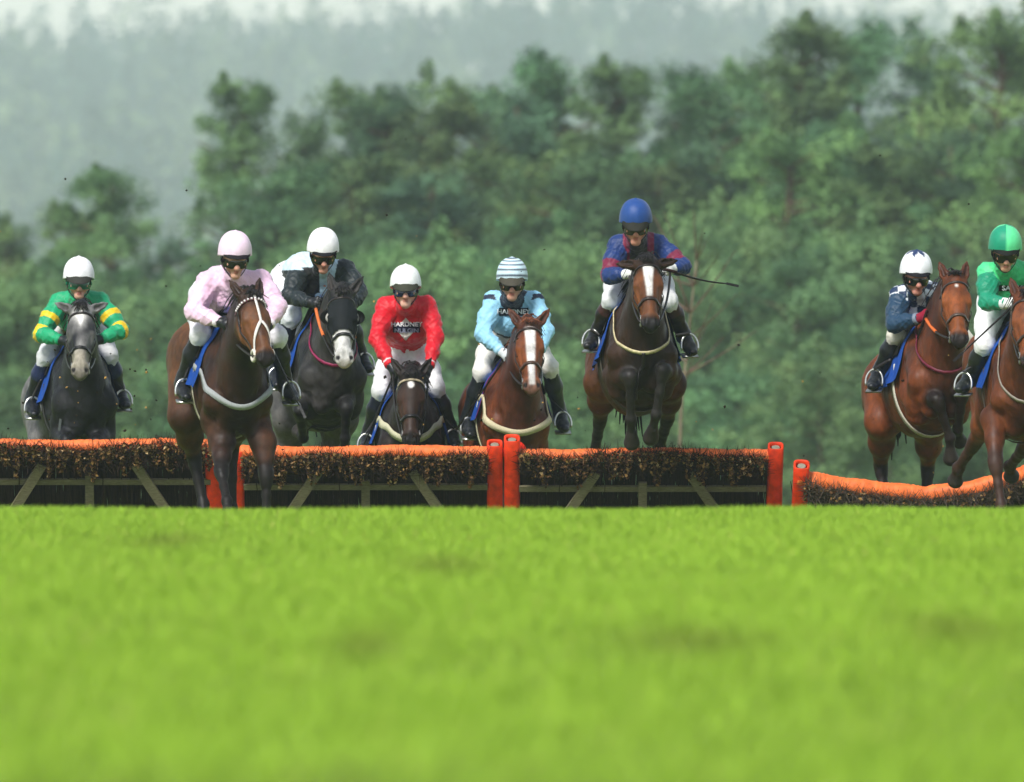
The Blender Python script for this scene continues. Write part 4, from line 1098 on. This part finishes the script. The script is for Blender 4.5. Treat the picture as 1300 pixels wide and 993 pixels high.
def j_royal(X):
    c = np.tile(lin('#17336c'), (len(X['V']), 1)); a, x, z = X['arm'], X['x'], X['z']; cl = lin('#761d3c'); body = ~X['isarm']
    c[(a > .62) & (a < .92)] = cl; c[(np.abs(np.abs(x) - .085) < .024) & (X['reg'] < 2)] = cl; c[body & (np.abs(x) < .06)] = lin('#2b2b2b'); return c
def j_check(X):
    V = X['V']; c = np.tile(lin('#1d3d58'), (len(V), 1)); b = ~X['isarm'] | (X['arm'] < .12)
    k = (np.floor(X['x'] / .062 + .3) + np.floor((X['z'] - X['f'] * .4) / .055)) % 2
    c[b & (k == 0)] = lin('#dfe4ea'); c[b & (k == 1)] = lin('#1d3355'); return c
def j_emerald(X):
    c = np.tile(lin('#128a68'), (len(X['V']), 1)); b = ~X['isarm']; c[b] = lin('#3ec47a'); c[(X['arm'] < .18) & X['isarm']] = lin('#4fcf8c'); return c
def cap(h): c0 = lin(h); return lambda T, U: np.tile(c0, (len(T), 1))
def cap_hoops(T, U):
    c = np.tile(lin('#d3ecf7'), (len(T), 1)); c[((U * 5.2 + .35) % 1) < .42] = lin('#1c2a42'); return c
def cap_star(T, U):
    c = np.tile(lin('#f0f1f4'), (len(T), 1)); k = np.abs(((T / (2 * math.pi / 6)) % 1) - .5) * 2; c[U < .16 + .34 * (1 - k)] = lin('#22365e'); return c
def cap_quarters(T, U):
    c = np.tile(lin('#12906e'), (len(T), 1)); c[(T % math.pi) < math.pi / 2] = lin('#5fdc97'); return c

SPEC = []
SPEC.append((dict(Y=94, withers=(101, 432), yaw=9, pitch=8, poll=(103, 388, .72), muzzle=(103, 473), ears=((.55, -.25, -.75), (.55, -.25, .75)), color=grey('#222226', '#09090b', '#8f8c8a', '#9a9282', 1),
  noseband=lin('#151314'), neckstrap=None, breast=None, girth=lin('#3a3a38'), fl=dict(kn=(84, 560, .50), fe=(86, 596, .25), ho=(88, 606, .12)), fr=dict(kn=(122, 562, .48), fe=(122, 600, .25), ho=(122, 610, .12)), seed=1),
 'dark grey horse with white forehead and pale mottled muzzle, leftmost in the field',
 dict(head=(100, 360), shl=(73, 378), shr=(128, 377), ell=(52, 424), elr=(153, 420), hal=(84, 434), har=(121, 434), pel=(100, 408), knl=(69, 452), knr=(135, 450), anl=(50, 507), anr=(152, 500), tol=(43, 519), tor=(159, 509),
  jacket=j_greengold, cap=cap('#f2f1f3'), lens='#0c5a42', frame='#0f6a4c', boot='#12141c', boot_top='#182248', boot_top_t=.5, glove='#17191d', peak=(.034, .046), peak_col='#34342f', breeches='#d8d8dc', cuff=lin('#16a06c'), seed=1, nod=4),
 'jockey in emerald green with gold hoops and white cap on the leftmost grey horse'))
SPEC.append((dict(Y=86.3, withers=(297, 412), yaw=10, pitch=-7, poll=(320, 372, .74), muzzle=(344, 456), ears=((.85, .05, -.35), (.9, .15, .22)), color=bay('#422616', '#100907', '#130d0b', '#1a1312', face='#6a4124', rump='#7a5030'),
  browband=lin('#5a1730'), beads=True, cheeker=True, noseband=None, breast=(lin('#9a9e9e'), -.52, .042, -.30), girth=lin('#c2bda4'), number=True, scale=.97,
  fl=dict(el=(282, 562, .12), kn=(281, 600, .36), fe=(288, 636, .58), ho=(289, 658, .66)), fr=dict(el=(334, 562, .12), kn=(338, 606, .22), fe=(338, 652, .24), ho=(337, 672, .30)),
  hl=dict(st=(236, 528, -.66), hk=(246, 580, -.95), fe=(258, 640, -.88), ho=(260, 664, -.80)), seed=2),
 'bay horse with white Y-shaped bridle strap landing in front of the left hurdles',
 dict(head=(298, 330), shl=(261, 352), shr=(333, 350), ell=(246, 396), elr=(352, 390), hal=(286, 412), har=(338, 420), pel=(277, 372), knl=(266, 424), knr=(352, 428), anl=(243, 485), anr=(362, 486), tol=(237, 497), tor=(372, 500),
  jacket=j_pink, cap=cap('#efd4e8'), cuff=lin('#f1e6ee'), lens='#121416', peak=(.030, .014), peak_col='#16121a', breeches='#e4e2e8', boot='#17181c', seed=2, nod=14, look=6),
 'jockey in pale pink silks and pink cap on the bay with the white bridle'))
SPEC.append((dict(Y=91.2, withers=(414, 398), yaw=9, pitch=9, poll=(434, 368, .72), muzzle=(439, 458), ears=((.9, .1, -.15), (.75, .1, .55)), color=grey('#3c3937', '#0a090a', '#6d6a66', '#d2cfcb', 3), hood=True,
  noseband=lin('#1c1a1a'), neckstrap=(lin('#8a1f4c'), -.30), breast=None, girth=lin('#2a2a2a'), fl=dict(el=(383, 498, .16), kn=(381, 522, .44), fe=(385, 556, .22), ho=(380, 548, .06)), fr=dict(el=(436, 498, .16), kn=(440, 518, .46), fe=(438, 556, .36), ho=(436, 576, .26)), seed=3),
 'charcoal grey horse in a black hood with eye cups and a white nose',
 dict(head=(410, 324), shl=(378, 338), shr=(440, 336), ell=(368, 376), elr=(455, 370), hal=(400, 386), har=(447, 392), pel=(378, 352), knl=(370, 402), knr=(442, 402), anl=(354, 468), anr=(446, 452), tol=(352, 482), tor=(457, 463),
  jacket=j_black, cap=cap('#f4f3f4'), cuff=lin('#1c262a'), lens='#08090a', peak=(.026, .010), peak_col='#101018', breeches='#dfe2e6', boot='#12141c', boot_top='#141a30', rein_grip=lin('#d2703c'), seed=3, nod=20, look=2),
 'jockey in black and white with plain white cap on the hooded grey horse'))
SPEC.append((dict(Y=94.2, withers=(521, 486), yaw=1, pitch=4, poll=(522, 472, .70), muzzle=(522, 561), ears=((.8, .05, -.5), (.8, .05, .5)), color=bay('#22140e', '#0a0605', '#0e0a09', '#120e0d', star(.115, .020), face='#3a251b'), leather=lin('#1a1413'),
  browband=lin('#b9a98c'), noseband=lin('#191514'), breast=(lin('#c4c0a2'), -.42, .052, -.24), girth=lin('#c9c4a4'), seed=4),
 'dark brown horse with a small white star between the red-jacketed rider\'s knees',
 dict(head=(515, 370), shl=(488, 383), shr=(544, 382), ell=(479, 430), elr=(553, 428), hal=(499, 472), har=(543, 474), pel=(516, 446), knl=(484, 496), knr=(549, 492), anl=(470, 552), anr=(569, 546), tol=(464, 566), tor=(577, 560),
  jacket=j_red, cap=cap('#eceeea'), cuff=lin('#e00a26'), lens='#141a44', frame='#0d0f1c', peak=(.034, .048), peak_col='#3c3d31', breeches='#e3e3e4', boot='#14161a', boot_top='#12142a', seed=4, nod=2, yaw=0,
  print=[('band', '', 516, 416, (.20, .072), '#12142e'), ('diamond', '', 515, 418, (.15, .17), '#c9c6bc'), ('text', 'HARDNEY', 516, 412, .044, '#e9e9ea'), ('text', 'NULGIN', 516, 420, .042, '#8d93a8')]),
 'jockey in plain scarlet jacket with printed chest and white cap'))
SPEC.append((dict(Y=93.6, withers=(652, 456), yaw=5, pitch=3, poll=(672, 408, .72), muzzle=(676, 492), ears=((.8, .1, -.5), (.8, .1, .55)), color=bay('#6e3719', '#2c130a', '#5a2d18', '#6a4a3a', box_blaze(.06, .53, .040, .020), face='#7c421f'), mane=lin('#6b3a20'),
  noseband=lin('#4a3326'), leather=lin('#2c1d16'), breast=(lin('#c8bd9c'), -.56, .048, -.26), girth=lin('#c9c4a4'), cloth2=lin('#7a1224'), seed=5, forelock=.2),
 'chestnut horse with a broad white blaze and cream sheepskin breast girth',
 dict(head=(650, 361), shl=(624, 376), shr=(680, 376), ell=(613, 424), elr=(693, 420), hal=(642, 452), har=(684, 452), pel=(647, 424), knl=(618, 472), knr=(697, 466), anl=(609, 532), anr=(711, 524), tol=(605, 545), tor=(716, 538),
  jacket=j_blue5, cap=cap_hoops, cuff=lin('#a8d6ec'), lens='#1a0c08', frame='#2a2414', peak=(.034, .050), peak_col='#4a463c', breeches='#e6e3da', boot='#1f2328', glove='#cfd4d8', glove_cloth=True, seed=5, nod=6, yaw=0,
  print=[('band', '', 652, 396, (.215, .058), '#10182c'), ('text', 'HARDNEY', 652, 396, .046, '#eef2f4')]),
 'jockey in light blue silks with hooped blue and white cap'))
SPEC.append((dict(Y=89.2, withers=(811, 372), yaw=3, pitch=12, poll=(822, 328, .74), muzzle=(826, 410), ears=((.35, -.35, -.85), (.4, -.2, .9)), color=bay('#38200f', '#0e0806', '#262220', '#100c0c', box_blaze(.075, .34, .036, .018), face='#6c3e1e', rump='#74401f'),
  noseband=lin('#2a1d16'), neckstrap=(lin('#cdbf95'), -.40), martingale=True, girth=lin('#4a443a'), scale=1.0,
  fl=dict(el=(782, 478, .16), kn=(800, 478, .52), fe=(801, 532, .40), ho=(802, 562, .26)), fr=dict(el=(848, 474, .16), kn=(842, 470, .54), fe=(833, 526, .44), ho=(826, 556, .30)),
  hl=dict(st=(764, 486, -.62), hk=(762, 532, -1.0), fe=(755, 574, -1.35), ho=(754, 590, -1.45)), hr=dict(st=(848, 488, -.62), hk=(848, 530, -1.0), fe=(838, 566, -1.35), ho=(836, 585, -1.45)), seed=6),
 'dark bay horse with white blaze leaping clear above the middle hurdle',
 dict(head=(807, 288), shl=(783, 305), shr=(838, 305), ell=(774, 350), elr=(866, 338), hal=(799, 348), har=(851, 342), pel=(810, 340), knl=(780, 380), knr=(848, 382), anl=(759, 424), anr=(868, 424), tol=(748, 433), tor=(878, 440),
  jacket=j_royal, cap=cap('#1e4688'), cuff=lin('#17336c'), lens='#3a3430', frame='#1c1c1e', peak=(.036, .048), peak_col='#2a2a24', breeches='#e2e3e4', boot='#171516', boot_top='#3a1c1c', glove='#dcdcd8', glove_cloth=True, seed=6, nod=14, yaw=0, harness='#2a2826'),
 'jockey in royal blue with claret armlets and blue cap, highest of all'))
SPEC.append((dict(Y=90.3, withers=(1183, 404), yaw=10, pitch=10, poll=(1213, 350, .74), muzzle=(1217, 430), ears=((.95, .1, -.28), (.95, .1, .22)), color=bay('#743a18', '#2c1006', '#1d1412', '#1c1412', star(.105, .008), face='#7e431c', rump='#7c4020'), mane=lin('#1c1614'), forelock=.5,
  noseband=lin('#4a3a30'), leather=lin('#33251d'), neckstrap=(lin('#6a1f34'), -.33), girth=lin('#c9c6b4'), breast=None,
  fl=dict(el=(1158, 500, .14), kn=(1190, 508, .50), fe=(1206, 556, .40), ho=(1207, 582, .34)), fr=dict(el=(1205, 498, .14), kn=(1222, 500, .50), fe=(1216, 545, .30), ho=(1218, 560, .16)),
  hl=dict(st=(1120, 535, -.62), hk=(1118, 590, -.98), fe=(1124, 640, -.9)), hr=dict(st=(1180, 540, -.62), hk=(1178, 592, -.95), fe=(1176, 640, -.9)), seed=7),
 'bright bay horse with a tiny star and folded foreleg, second from the right',
 dict(head=(1163, 353), shl=(1140, 370), shr=(1192, 366), ell=(1136, 412), elr=(1205, 405), hal=(1174, 402), har=(1196, 408), pel=(1167, 388), knl=(1139, 426), knr=(1200, 432), anl=(1117, 472), anr=(1215, 482), tol=(1108, 484), tor=(1222, 492),
  jacket=j_check, cap=cap_star, cuff=lin('#7a8494'), lens='#0a0b0d', peak=(.026, .016), peak_col='#16161c', breeches='#d6d2c4', boot='#15181c', boot_top='#23252a', glove='#8a1730', glove_cloth=True, rein_grip=lin('#d46a34'), seed=7, nod=12, look=2, yaw=8),
 'jockey in navy with white checked body and white cap with a blue star top'))
SPEC.append((dict(Y=87.2, withers=(1299, 412), yaw=3, pitch=-4, poll=(1303, 372, .74), muzzle=(1306, 458), ears=((.95, .1, -.25), (.9, .1, .35)), color=bay('#6e3818', '#2a1007', '#3a241a', '#2a1a16', face='#743e1e'),
  noseband=lin('#33241c'), leather=lin('#2a1d18'), neckstrap=(lin('#8f887c'), -.38), girth=lin('#4a4038'), breast=None,
  fl=dict(el=(1262, 532, .14), kn=(1264, 590, .34), fe=(1271, 640, .40), ho=(1272, 664, .48)), fr=dict(el=(1318, 532, .14), kn=(1322, 585, .40), fe=(1318, 630, .3), ho=(1320, 650, .25)),
  hl=dict(st=(1262, 520, -.60), hk=(1238, 562, -.95), fe=(1217, 594, -1.15), ho=(1213, 610, -1.22)), hr=dict(st=(1325, 525, -.62), hk=(1300, 570, -.95), fe=(1282, 592, -1.25), ho=(1284, 604, -1.35)), seed=8),
 'bay horse half out of the picture at the right edge',
 dict(head=(1276, 322), shl=(1251, 340), shr=(1312, 340), ell=(1254, 384), elr=(1330, 384), hal=(1284, 386), har=(1312, 392), pel=(1278, 380), knl=(1262, 438), knr=(1325, 438), anl=(1232, 478), anr=(1340, 490), tol=(1220, 488), tor=(1348, 500),
  jacket=j_emerald, cap=cap_quarters, cuff=lin('#dfe3e2'), lens='#0e0d0c', peak=(.030, .018), peak_col='#131613', breeches='#eaeaea', boot='#1b1f1c', glove='#dfe0dc', glove_cloth=True, seed=8, nod=18, yaw=4,
  print=[('band', '', 1287, 366, (.20, .040), '#0c1512'), ('text', 'SARAS', 1287, 366, .046, '#e4eae6')]),
 'jockey in two shades of green with quartered green cap at the right edge'))
RUN = []
for hs_, hl_, js_, jl_ in SPEC:
    H = make_horse('racehorse', hl_, hs_); make_rider(jl_, js_, H, hs_); RUN.append(H)
def Wf(i, px, py, f): return W(px, py, SPEC[i][0]['Y'] - f)
whip('black whip pointing down right beside the pink jockey\'s horse', Wf(1, 345, 442, .30), Wf(1, 380, 515, .45))
whip('black whip slanting down left from the red jockey\'s hand', Wf(3, 498, 480, .24), Wf(3, 459, 572, .05))
whip('dark whip slanting down left from the light blue jockey\'s hand', Wf(4, 640, 456, .25), Wf(4, 588, 533, .0))
whip('black whip held out to the right by the blue-capped jockey', Wf(5, 856, 345, .30), Wf(5, 922, 360, .1), -.03)
whip('dark whip hanging down beside the checked jockey\'s knee', Wf(6, 1171, 412, .25), Wf(6, 1146, 484, -.02))
whip('long dark whip pointing down left from the green jockey\'s hand at the right', Wf(7, 1284, 390, .28), Wf(7, 1222, 448, .55))
whip('grey whip hanging down beside the leftmost horse\'s neck', Wf(0, 86, 440, .28), Wf(0, 77, 530, .35), 0, '#3c423e')

# ------------------------------------------------------------------ hurdles
def hurdle(label, xl, xr, ytop, Yh=90.0, lean=30, sag=None, posts=((0, 0), (0, 0)), seed=1, roll_r=.062, brush_h=.13, cover=.5, grass_like=False, ring=None):
    """one hurdle panel; xl,xr photo x of its two posts, ytop photo y of its top rail"""
    r = np.random.default_rng(seed); a = W(xl, ytop, Yh); b_ = W(xr, ytop if sag is None else sag[2], Yh); base = float(zg((a[0] + b_[0]) / 2, Yh))
    cx = (a[0] + b_[0]) / 2; ln = math.tan(R(lean)); top = a[2] - base; root = empty('hurdle', (cx, Yh + top * ln, base))
    def P(x, z, f=0.0): return A(x - cx, -.0 - z * ln - f, z)       # on the leaning frame, f in front of it
    wcol = lin('#6c6650'); n = 26
    ts = np.linspace(0, 1, n); X = a[0] + (b_[0] - a[0]) * ts
    Z = np.full(n, top) if sag is None else np.interp(ts, sag[0], sag[1]) * 1.0
    if sag is None: Z = Z + .006 * np.sin(ts * 9 + seed)
    up = A(0, -ln, 1); up = up / np.linalg.norm(up); fr = A(0, -1, -ln); fr /= np.linalg.norm(fr); axs = np.stack([A(1, 0, 0), fr, up])
    # padded top rail
    path = np.array([P(x, z) for x, z in zip(X, Z)]); m = 160; pth = spline(path, m); rad = roll_r * (1 + .05 * np.sin(np.linspace(0, 40, m) + seed) + .05 * r.normal(size=m) * .6)
    mb = MB(); mb.tube(pth, rad, 14, lin('#e87238')); mb.build('padded_rail', M['vinyl'], root, True)
    # posts: orange sleeve with the wooden end showing
    for k, (px, (dx, dz)) in enumerate(zip((a[0], b_[0]), posts)):
        zt = (Z[0] if k == 0 else Z[-1]) + dz; p0 = P(px, -.1); p1 = P(px + dx, zt)
        mb = MB(); seg = 16; t = np.linspace(0, 2 * math.pi, seg, endpoint=False); d = unit(p1 - p0); u = unit(np.cross(d, A(0, 1, 0))); v = np.cross(d, u); u = -u if u[0] < 0 else u
        ring_ = lambda c, rr: c + rr * (np.sign(np.cos(t)) * np.abs(np.cos(t)) ** .6)[:, None] * u + rr * (np.sign(np.sin(t)) * np.abs(np.sin(t)) ** .6)[:, None] * v
        st = [ring_(p0 + (p1 - p0) * q, .056 * (1 + .03 * math.sin(q * 21 + k))) for q in np.linspace(0, 1, 9)] + [ring_(p1 + d * .004, .050), ring_(p1 - d * .004, .040), ring_(p1 - d * .03, .039)]
        V = np.concatenate(st); q = [[i * seg + j, i * seg + (j + 1) % seg, (i + 1) * seg + (j + 1) % seg, (i + 1) * seg + j] for i in range(len(st) - 1) for j in range(seg)]
        mb.add(V, q, c=lin('#d8370f')); post = mb.build('post', M['vinyl'], root, True)
        mb = MB(); mb.tube([p1 - d * .3, p1 - d * .012, p1 - d * .010], [.030, .030, .012], 8, lin('#8a8474')); mb.build('wooden_core', M['wood'], post, False)
    if ring is not None:
        c = P(b_[0] if ring > 0 else a[0], top + .02) + A(.02, .08, 0); mb = MB(); t = np.linspace(0, 2 * math.pi, 25); mb.tube([c + A(0, .05, 0), c + A(0, 0, 0), c + A(0, -.004, 0)], [.085, .085, .07], 20, lin('#dd2a10')); mb.build('red_rail_end', M['vinyl'], root, True)
    # wooden frame on the landing side: mid rail, foot rail, stake and two props
    if not grass_like:
        for zz, hh in ((top * .735, .021), (top * .3, .03)):
            mb = MB(); mb.box(P((a[0] + b_[0]) / 2, zz, .05), axs, A((b_[0] - a[0]) / 2 - .05, .012, hh), wcol); mb.build('rail', M['wood'], root)
        mb = MB(); mb.box(P((a[0] + b_[0]) / 2, top * .42, .075), axs, A(.030, .013, top * .42), wcol * .9); mb.build('stake', M['wood'], root)
        for sx in (-1, 1):
            q0 = P((a[0] + b_[0]) / 2 + sx * .33, top * .86, .085); q1 = P((a[0] + b_[0]) / 2 + sx * .86, .0, .12); d = unit(q1 - q0); sd = unit(np.cross(d, fr)); mb = MB(); mb.box((q0 + q1) / 2, np.stack([sd, np.cross(d, sd), d]), A(.034, .013, np.linalg.norm(q1 - q0) / 2), wcol * 1.1); mb.build('prop', M['wood'], root)
    else:
        mb = MB(); mb.box(P(b_[0] - .35, Z.min() * .55, .10), axs, A(.42, .012, .03), wcol * 1.2); mb.build('rail', M['wood'], root)
    # birch stems packed in the frame
    ns = 1500; xx = r.uniform(a[0] + .04, b_[0] - .04, ns); zt = np.interp(xx, X, Z) * r.uniform(.86, 1.0, ns); ff = r.normal(-.02, .03, ns)
    B0 = np.stack([P(x, 0, f) for x, f in zip(xx, ff)]); B1 = np.stack([P(x + dx, z, f) for x, z, f, dx in zip(xx, zt, ff, r.normal(0, .05, ns))])
    sd = np.stack([r.uniform(.003, .006, ns), 0 * xx, 0 * xx], -1); V = np.stack([B0 - sd, B0 + sd, B1 + sd * .5, B1 - sd * .5], 1).reshape(-1, 3)
    cc = np.repeat(lin('#2a1f18')[None] * r.uniform(.5, 1.5, (ns, 1)), 4, 0); o = mk('birch_stems', V, np.arange(ns * 4).reshape(-1, 4), M['brush'], root, cc, False); o['kind'] = 'stuff'
    # twig ends and dry leaves spilling over the front
    nt_ = 3600; xx = r.uniform(a[0] + .05, b_[0] - .05, nt_); zt = np.interp(xx, X, Z); cov = cover + .35 * np.sin(xx * 5 + seed) + .2 * np.sin(xx * 13)
    z0 = zt - r.random(nt_) * brush_h * 1.15 - (1 - np.clip(cov, 0, 1)) * .05 + .02
    f0 = roll_r + r.random(nt_) * .06; L = r.uniform(.03, .10, nt_)
    dr = unit(np.stack([r.normal(0, .6, nt_), -r.uniform(.0, .8, nt_), r.normal(.35, .6, nt_)], -1)); dr[:300] = unit(np.stack([r.normal(0, .35, 300), -.1 * np.ones(300), np.ones(300)], -1)); z0[:300] = zt[:300] - .02; f0[:300] = roll_r * .6; L[:300] = r.uniform(.06, .13, 300) * np.clip(cov[:300] + .1, 0, 1)
    B0 = np.stack([P(x, z, f) for x, z, f in zip(xx, z0, f0)]); B1 = B0 + dr * L[:, None]; sd = unit(np.cross(dr, A(0, 1, .2))) * .0022; V = np.stack([B0 - sd, B0 + sd, B1 + sd * .3, B1 - sd * .3], 1).reshape(-1, 3)
    tw = lin('#2c2018') if not grass_like else lin('#4b4038'); cc = np.repeat(tw[None] * r.uniform(.5, 1.8, (nt_, 1)), 4, 0); o = mk('birch_twigs', V, np.arange(nt_ * 4).reshape(-1, 4), M['brush'], root, cc, False); o['kind'] = 'stuff'
    nl = 3900 if not grass_like else 500
    xx = r.uniform(a[0] + .05, b_[0] - .05, nl); xx = xx + .022 * np.sin(xx * 61 + seed) + .012 * np.sin(xx * 143 + seed * 2); zt = np.interp(xx, X, Z); cov = cover + .35 * np.sin(xx * 5 + seed) + .2 * np.sin(xx * 13)
    z0 = zt - r.random(nl) ** .9 * brush_h * (1.1 + .45 * np.sin(xx * 23 + seed) + .3 * np.sin(xx * 57)) - (1 - np.clip(cov, 0, 1)) * .05 + .015; f0 = roll_r + r.random(nl) ** .7 * .09
    B = np.stack([P(x, z, f) for x, z, f in zip(xx, z0, f0)]); t1 = unit(r.normal(size=(nl, 3))); t2 = unit(np.cross(t1, r.normal(size=(nl, 3)))); sz = r.uniform(.007, .020, nl)[:, None]
    V = np.stack([B - t1 * sz, B + t2 * sz * .6, B + t1 * sz, B - t2 * sz * .6 + np.cross(t1, t2) * sz * .3], 1).reshape(-1, 3)
    pal = np.array([lin(h_) for h_ in ('#6a4a2c', '#4a3420', '#9a7648', '#382a1a', '#7e6444', '#b89c74', '#544a2c')]); pk = pal[r.choice(len(pal), nl, p=[.24, .24, .14, .18, .1, .04, .06])]; cc = np.repeat(pk, 4, 0)
    o = mk('dry_leaves', V, np.arange(nl * 4).reshape(-1, 4), M['brush'], root, cc, False); o['kind'] = 'stuff'
    tag(root, label, 'hurdle', 'hurdles in the flight across the course'); return root
hurdle('hurdle at the left edge, brush half covering its orange rail, under the leftmost grey horse', -50, 276, 566, seed=1, posts=((0, .02), (-.04, .0)), cover=.65, roll_r=.049)
hurdle('hurdle with bare orange rail under the hooded grey and the dark brown horse', 300, 628, 575, seed=2, posts=((.0, .02), (0, .075)), cover=.25, roll_r=.052)
hurdle('hurdle thick with brown brush below the leaping horse', 650, 982, 578, seed=3, posts=((0, .12), (.015, .07)), cover=.9, roll_r=.05, ring=-1)
zz0 = float(zg(2.8, 89.6)); kz = 89.6 * PX
def hz(py): return EYE + (445 - py) * kz - zz0
hurdle('sagging hurdle with drooping orange rail pushed down under the two right-hand horses', 1012, 1345, 608, Yh=89.6, lean=38, seed=4, sag=((0, .12, .28, .48, .66, .82, 1), (hz(606), hz(614), hz(621), hz(628), hz(622), hz(608), hz(586)), 590), posts=((.03, .09), (0, .05)), cover=-.2, roll_r=.062, brush_h=.12, grass_like=True)

# ------------------------------------------------------------------ turf and bark thrown up by the hooves
def debris():
    r = np.random.default_rng(3); Vs = []; Fs = []; C = []; n0 = 0
    ico = np.array([(1, 0, 0), (-1, 0, 0), (0, 1, 0), (0, -1, 0), (0, 0, 1), (0, 0, -1)], float); fc = np.array([(0, 2, 4), (2, 1, 4), (1, 3, 4), (3, 0, 4), (2, 0, 5), (1, 2, 5), (3, 1, 5), (0, 3, 5)])
    pts = []
    for (cx, cy, sx, sy, m) in ((110, 520, 40, 35, 34), (195, 500, 30, 60, 20), (560, 470, 60, 60, 14), (700, 540, 160, 35, 16), (900, 470, 160, 90, 14), (200, 380, 180, 90, 16), (650, 250, 400, 80, 10), (1150, 560, 60, 40, 10), (330, 560, 200, 20, 14)):
        for _ in range(m): pts.append((r.normal(cx, sx), min(r.normal(cy, sy), 600), r.uniform(87.5, 92)))
    for px, py, Y in pts:
        s = r.uniform(.004, .013) * A(*r.uniform(.5, 1.4, 3)); Q = np.linalg.qr(r.normal(size=(3, 3)))[0]
        V = (ico * s * r.uniform(.7, 1.3, (6, 1))) @ Q + W(px, py, Y); Vs.append(V); Fs.append(fc + n0); n0 += 6; C.append(np.tile(lin('#b08a4c') if r.random() < .3 else lin('#251c14'), (6, 1)))
    o = mk('flying_turf', np.concatenate(Vs), np.concatenate(Fs), M['clod'], None, np.concatenate(C), False); tag(o, 'specks of turf and bark flying in the air around the horses', 'turf', kind='stuff')
debris()
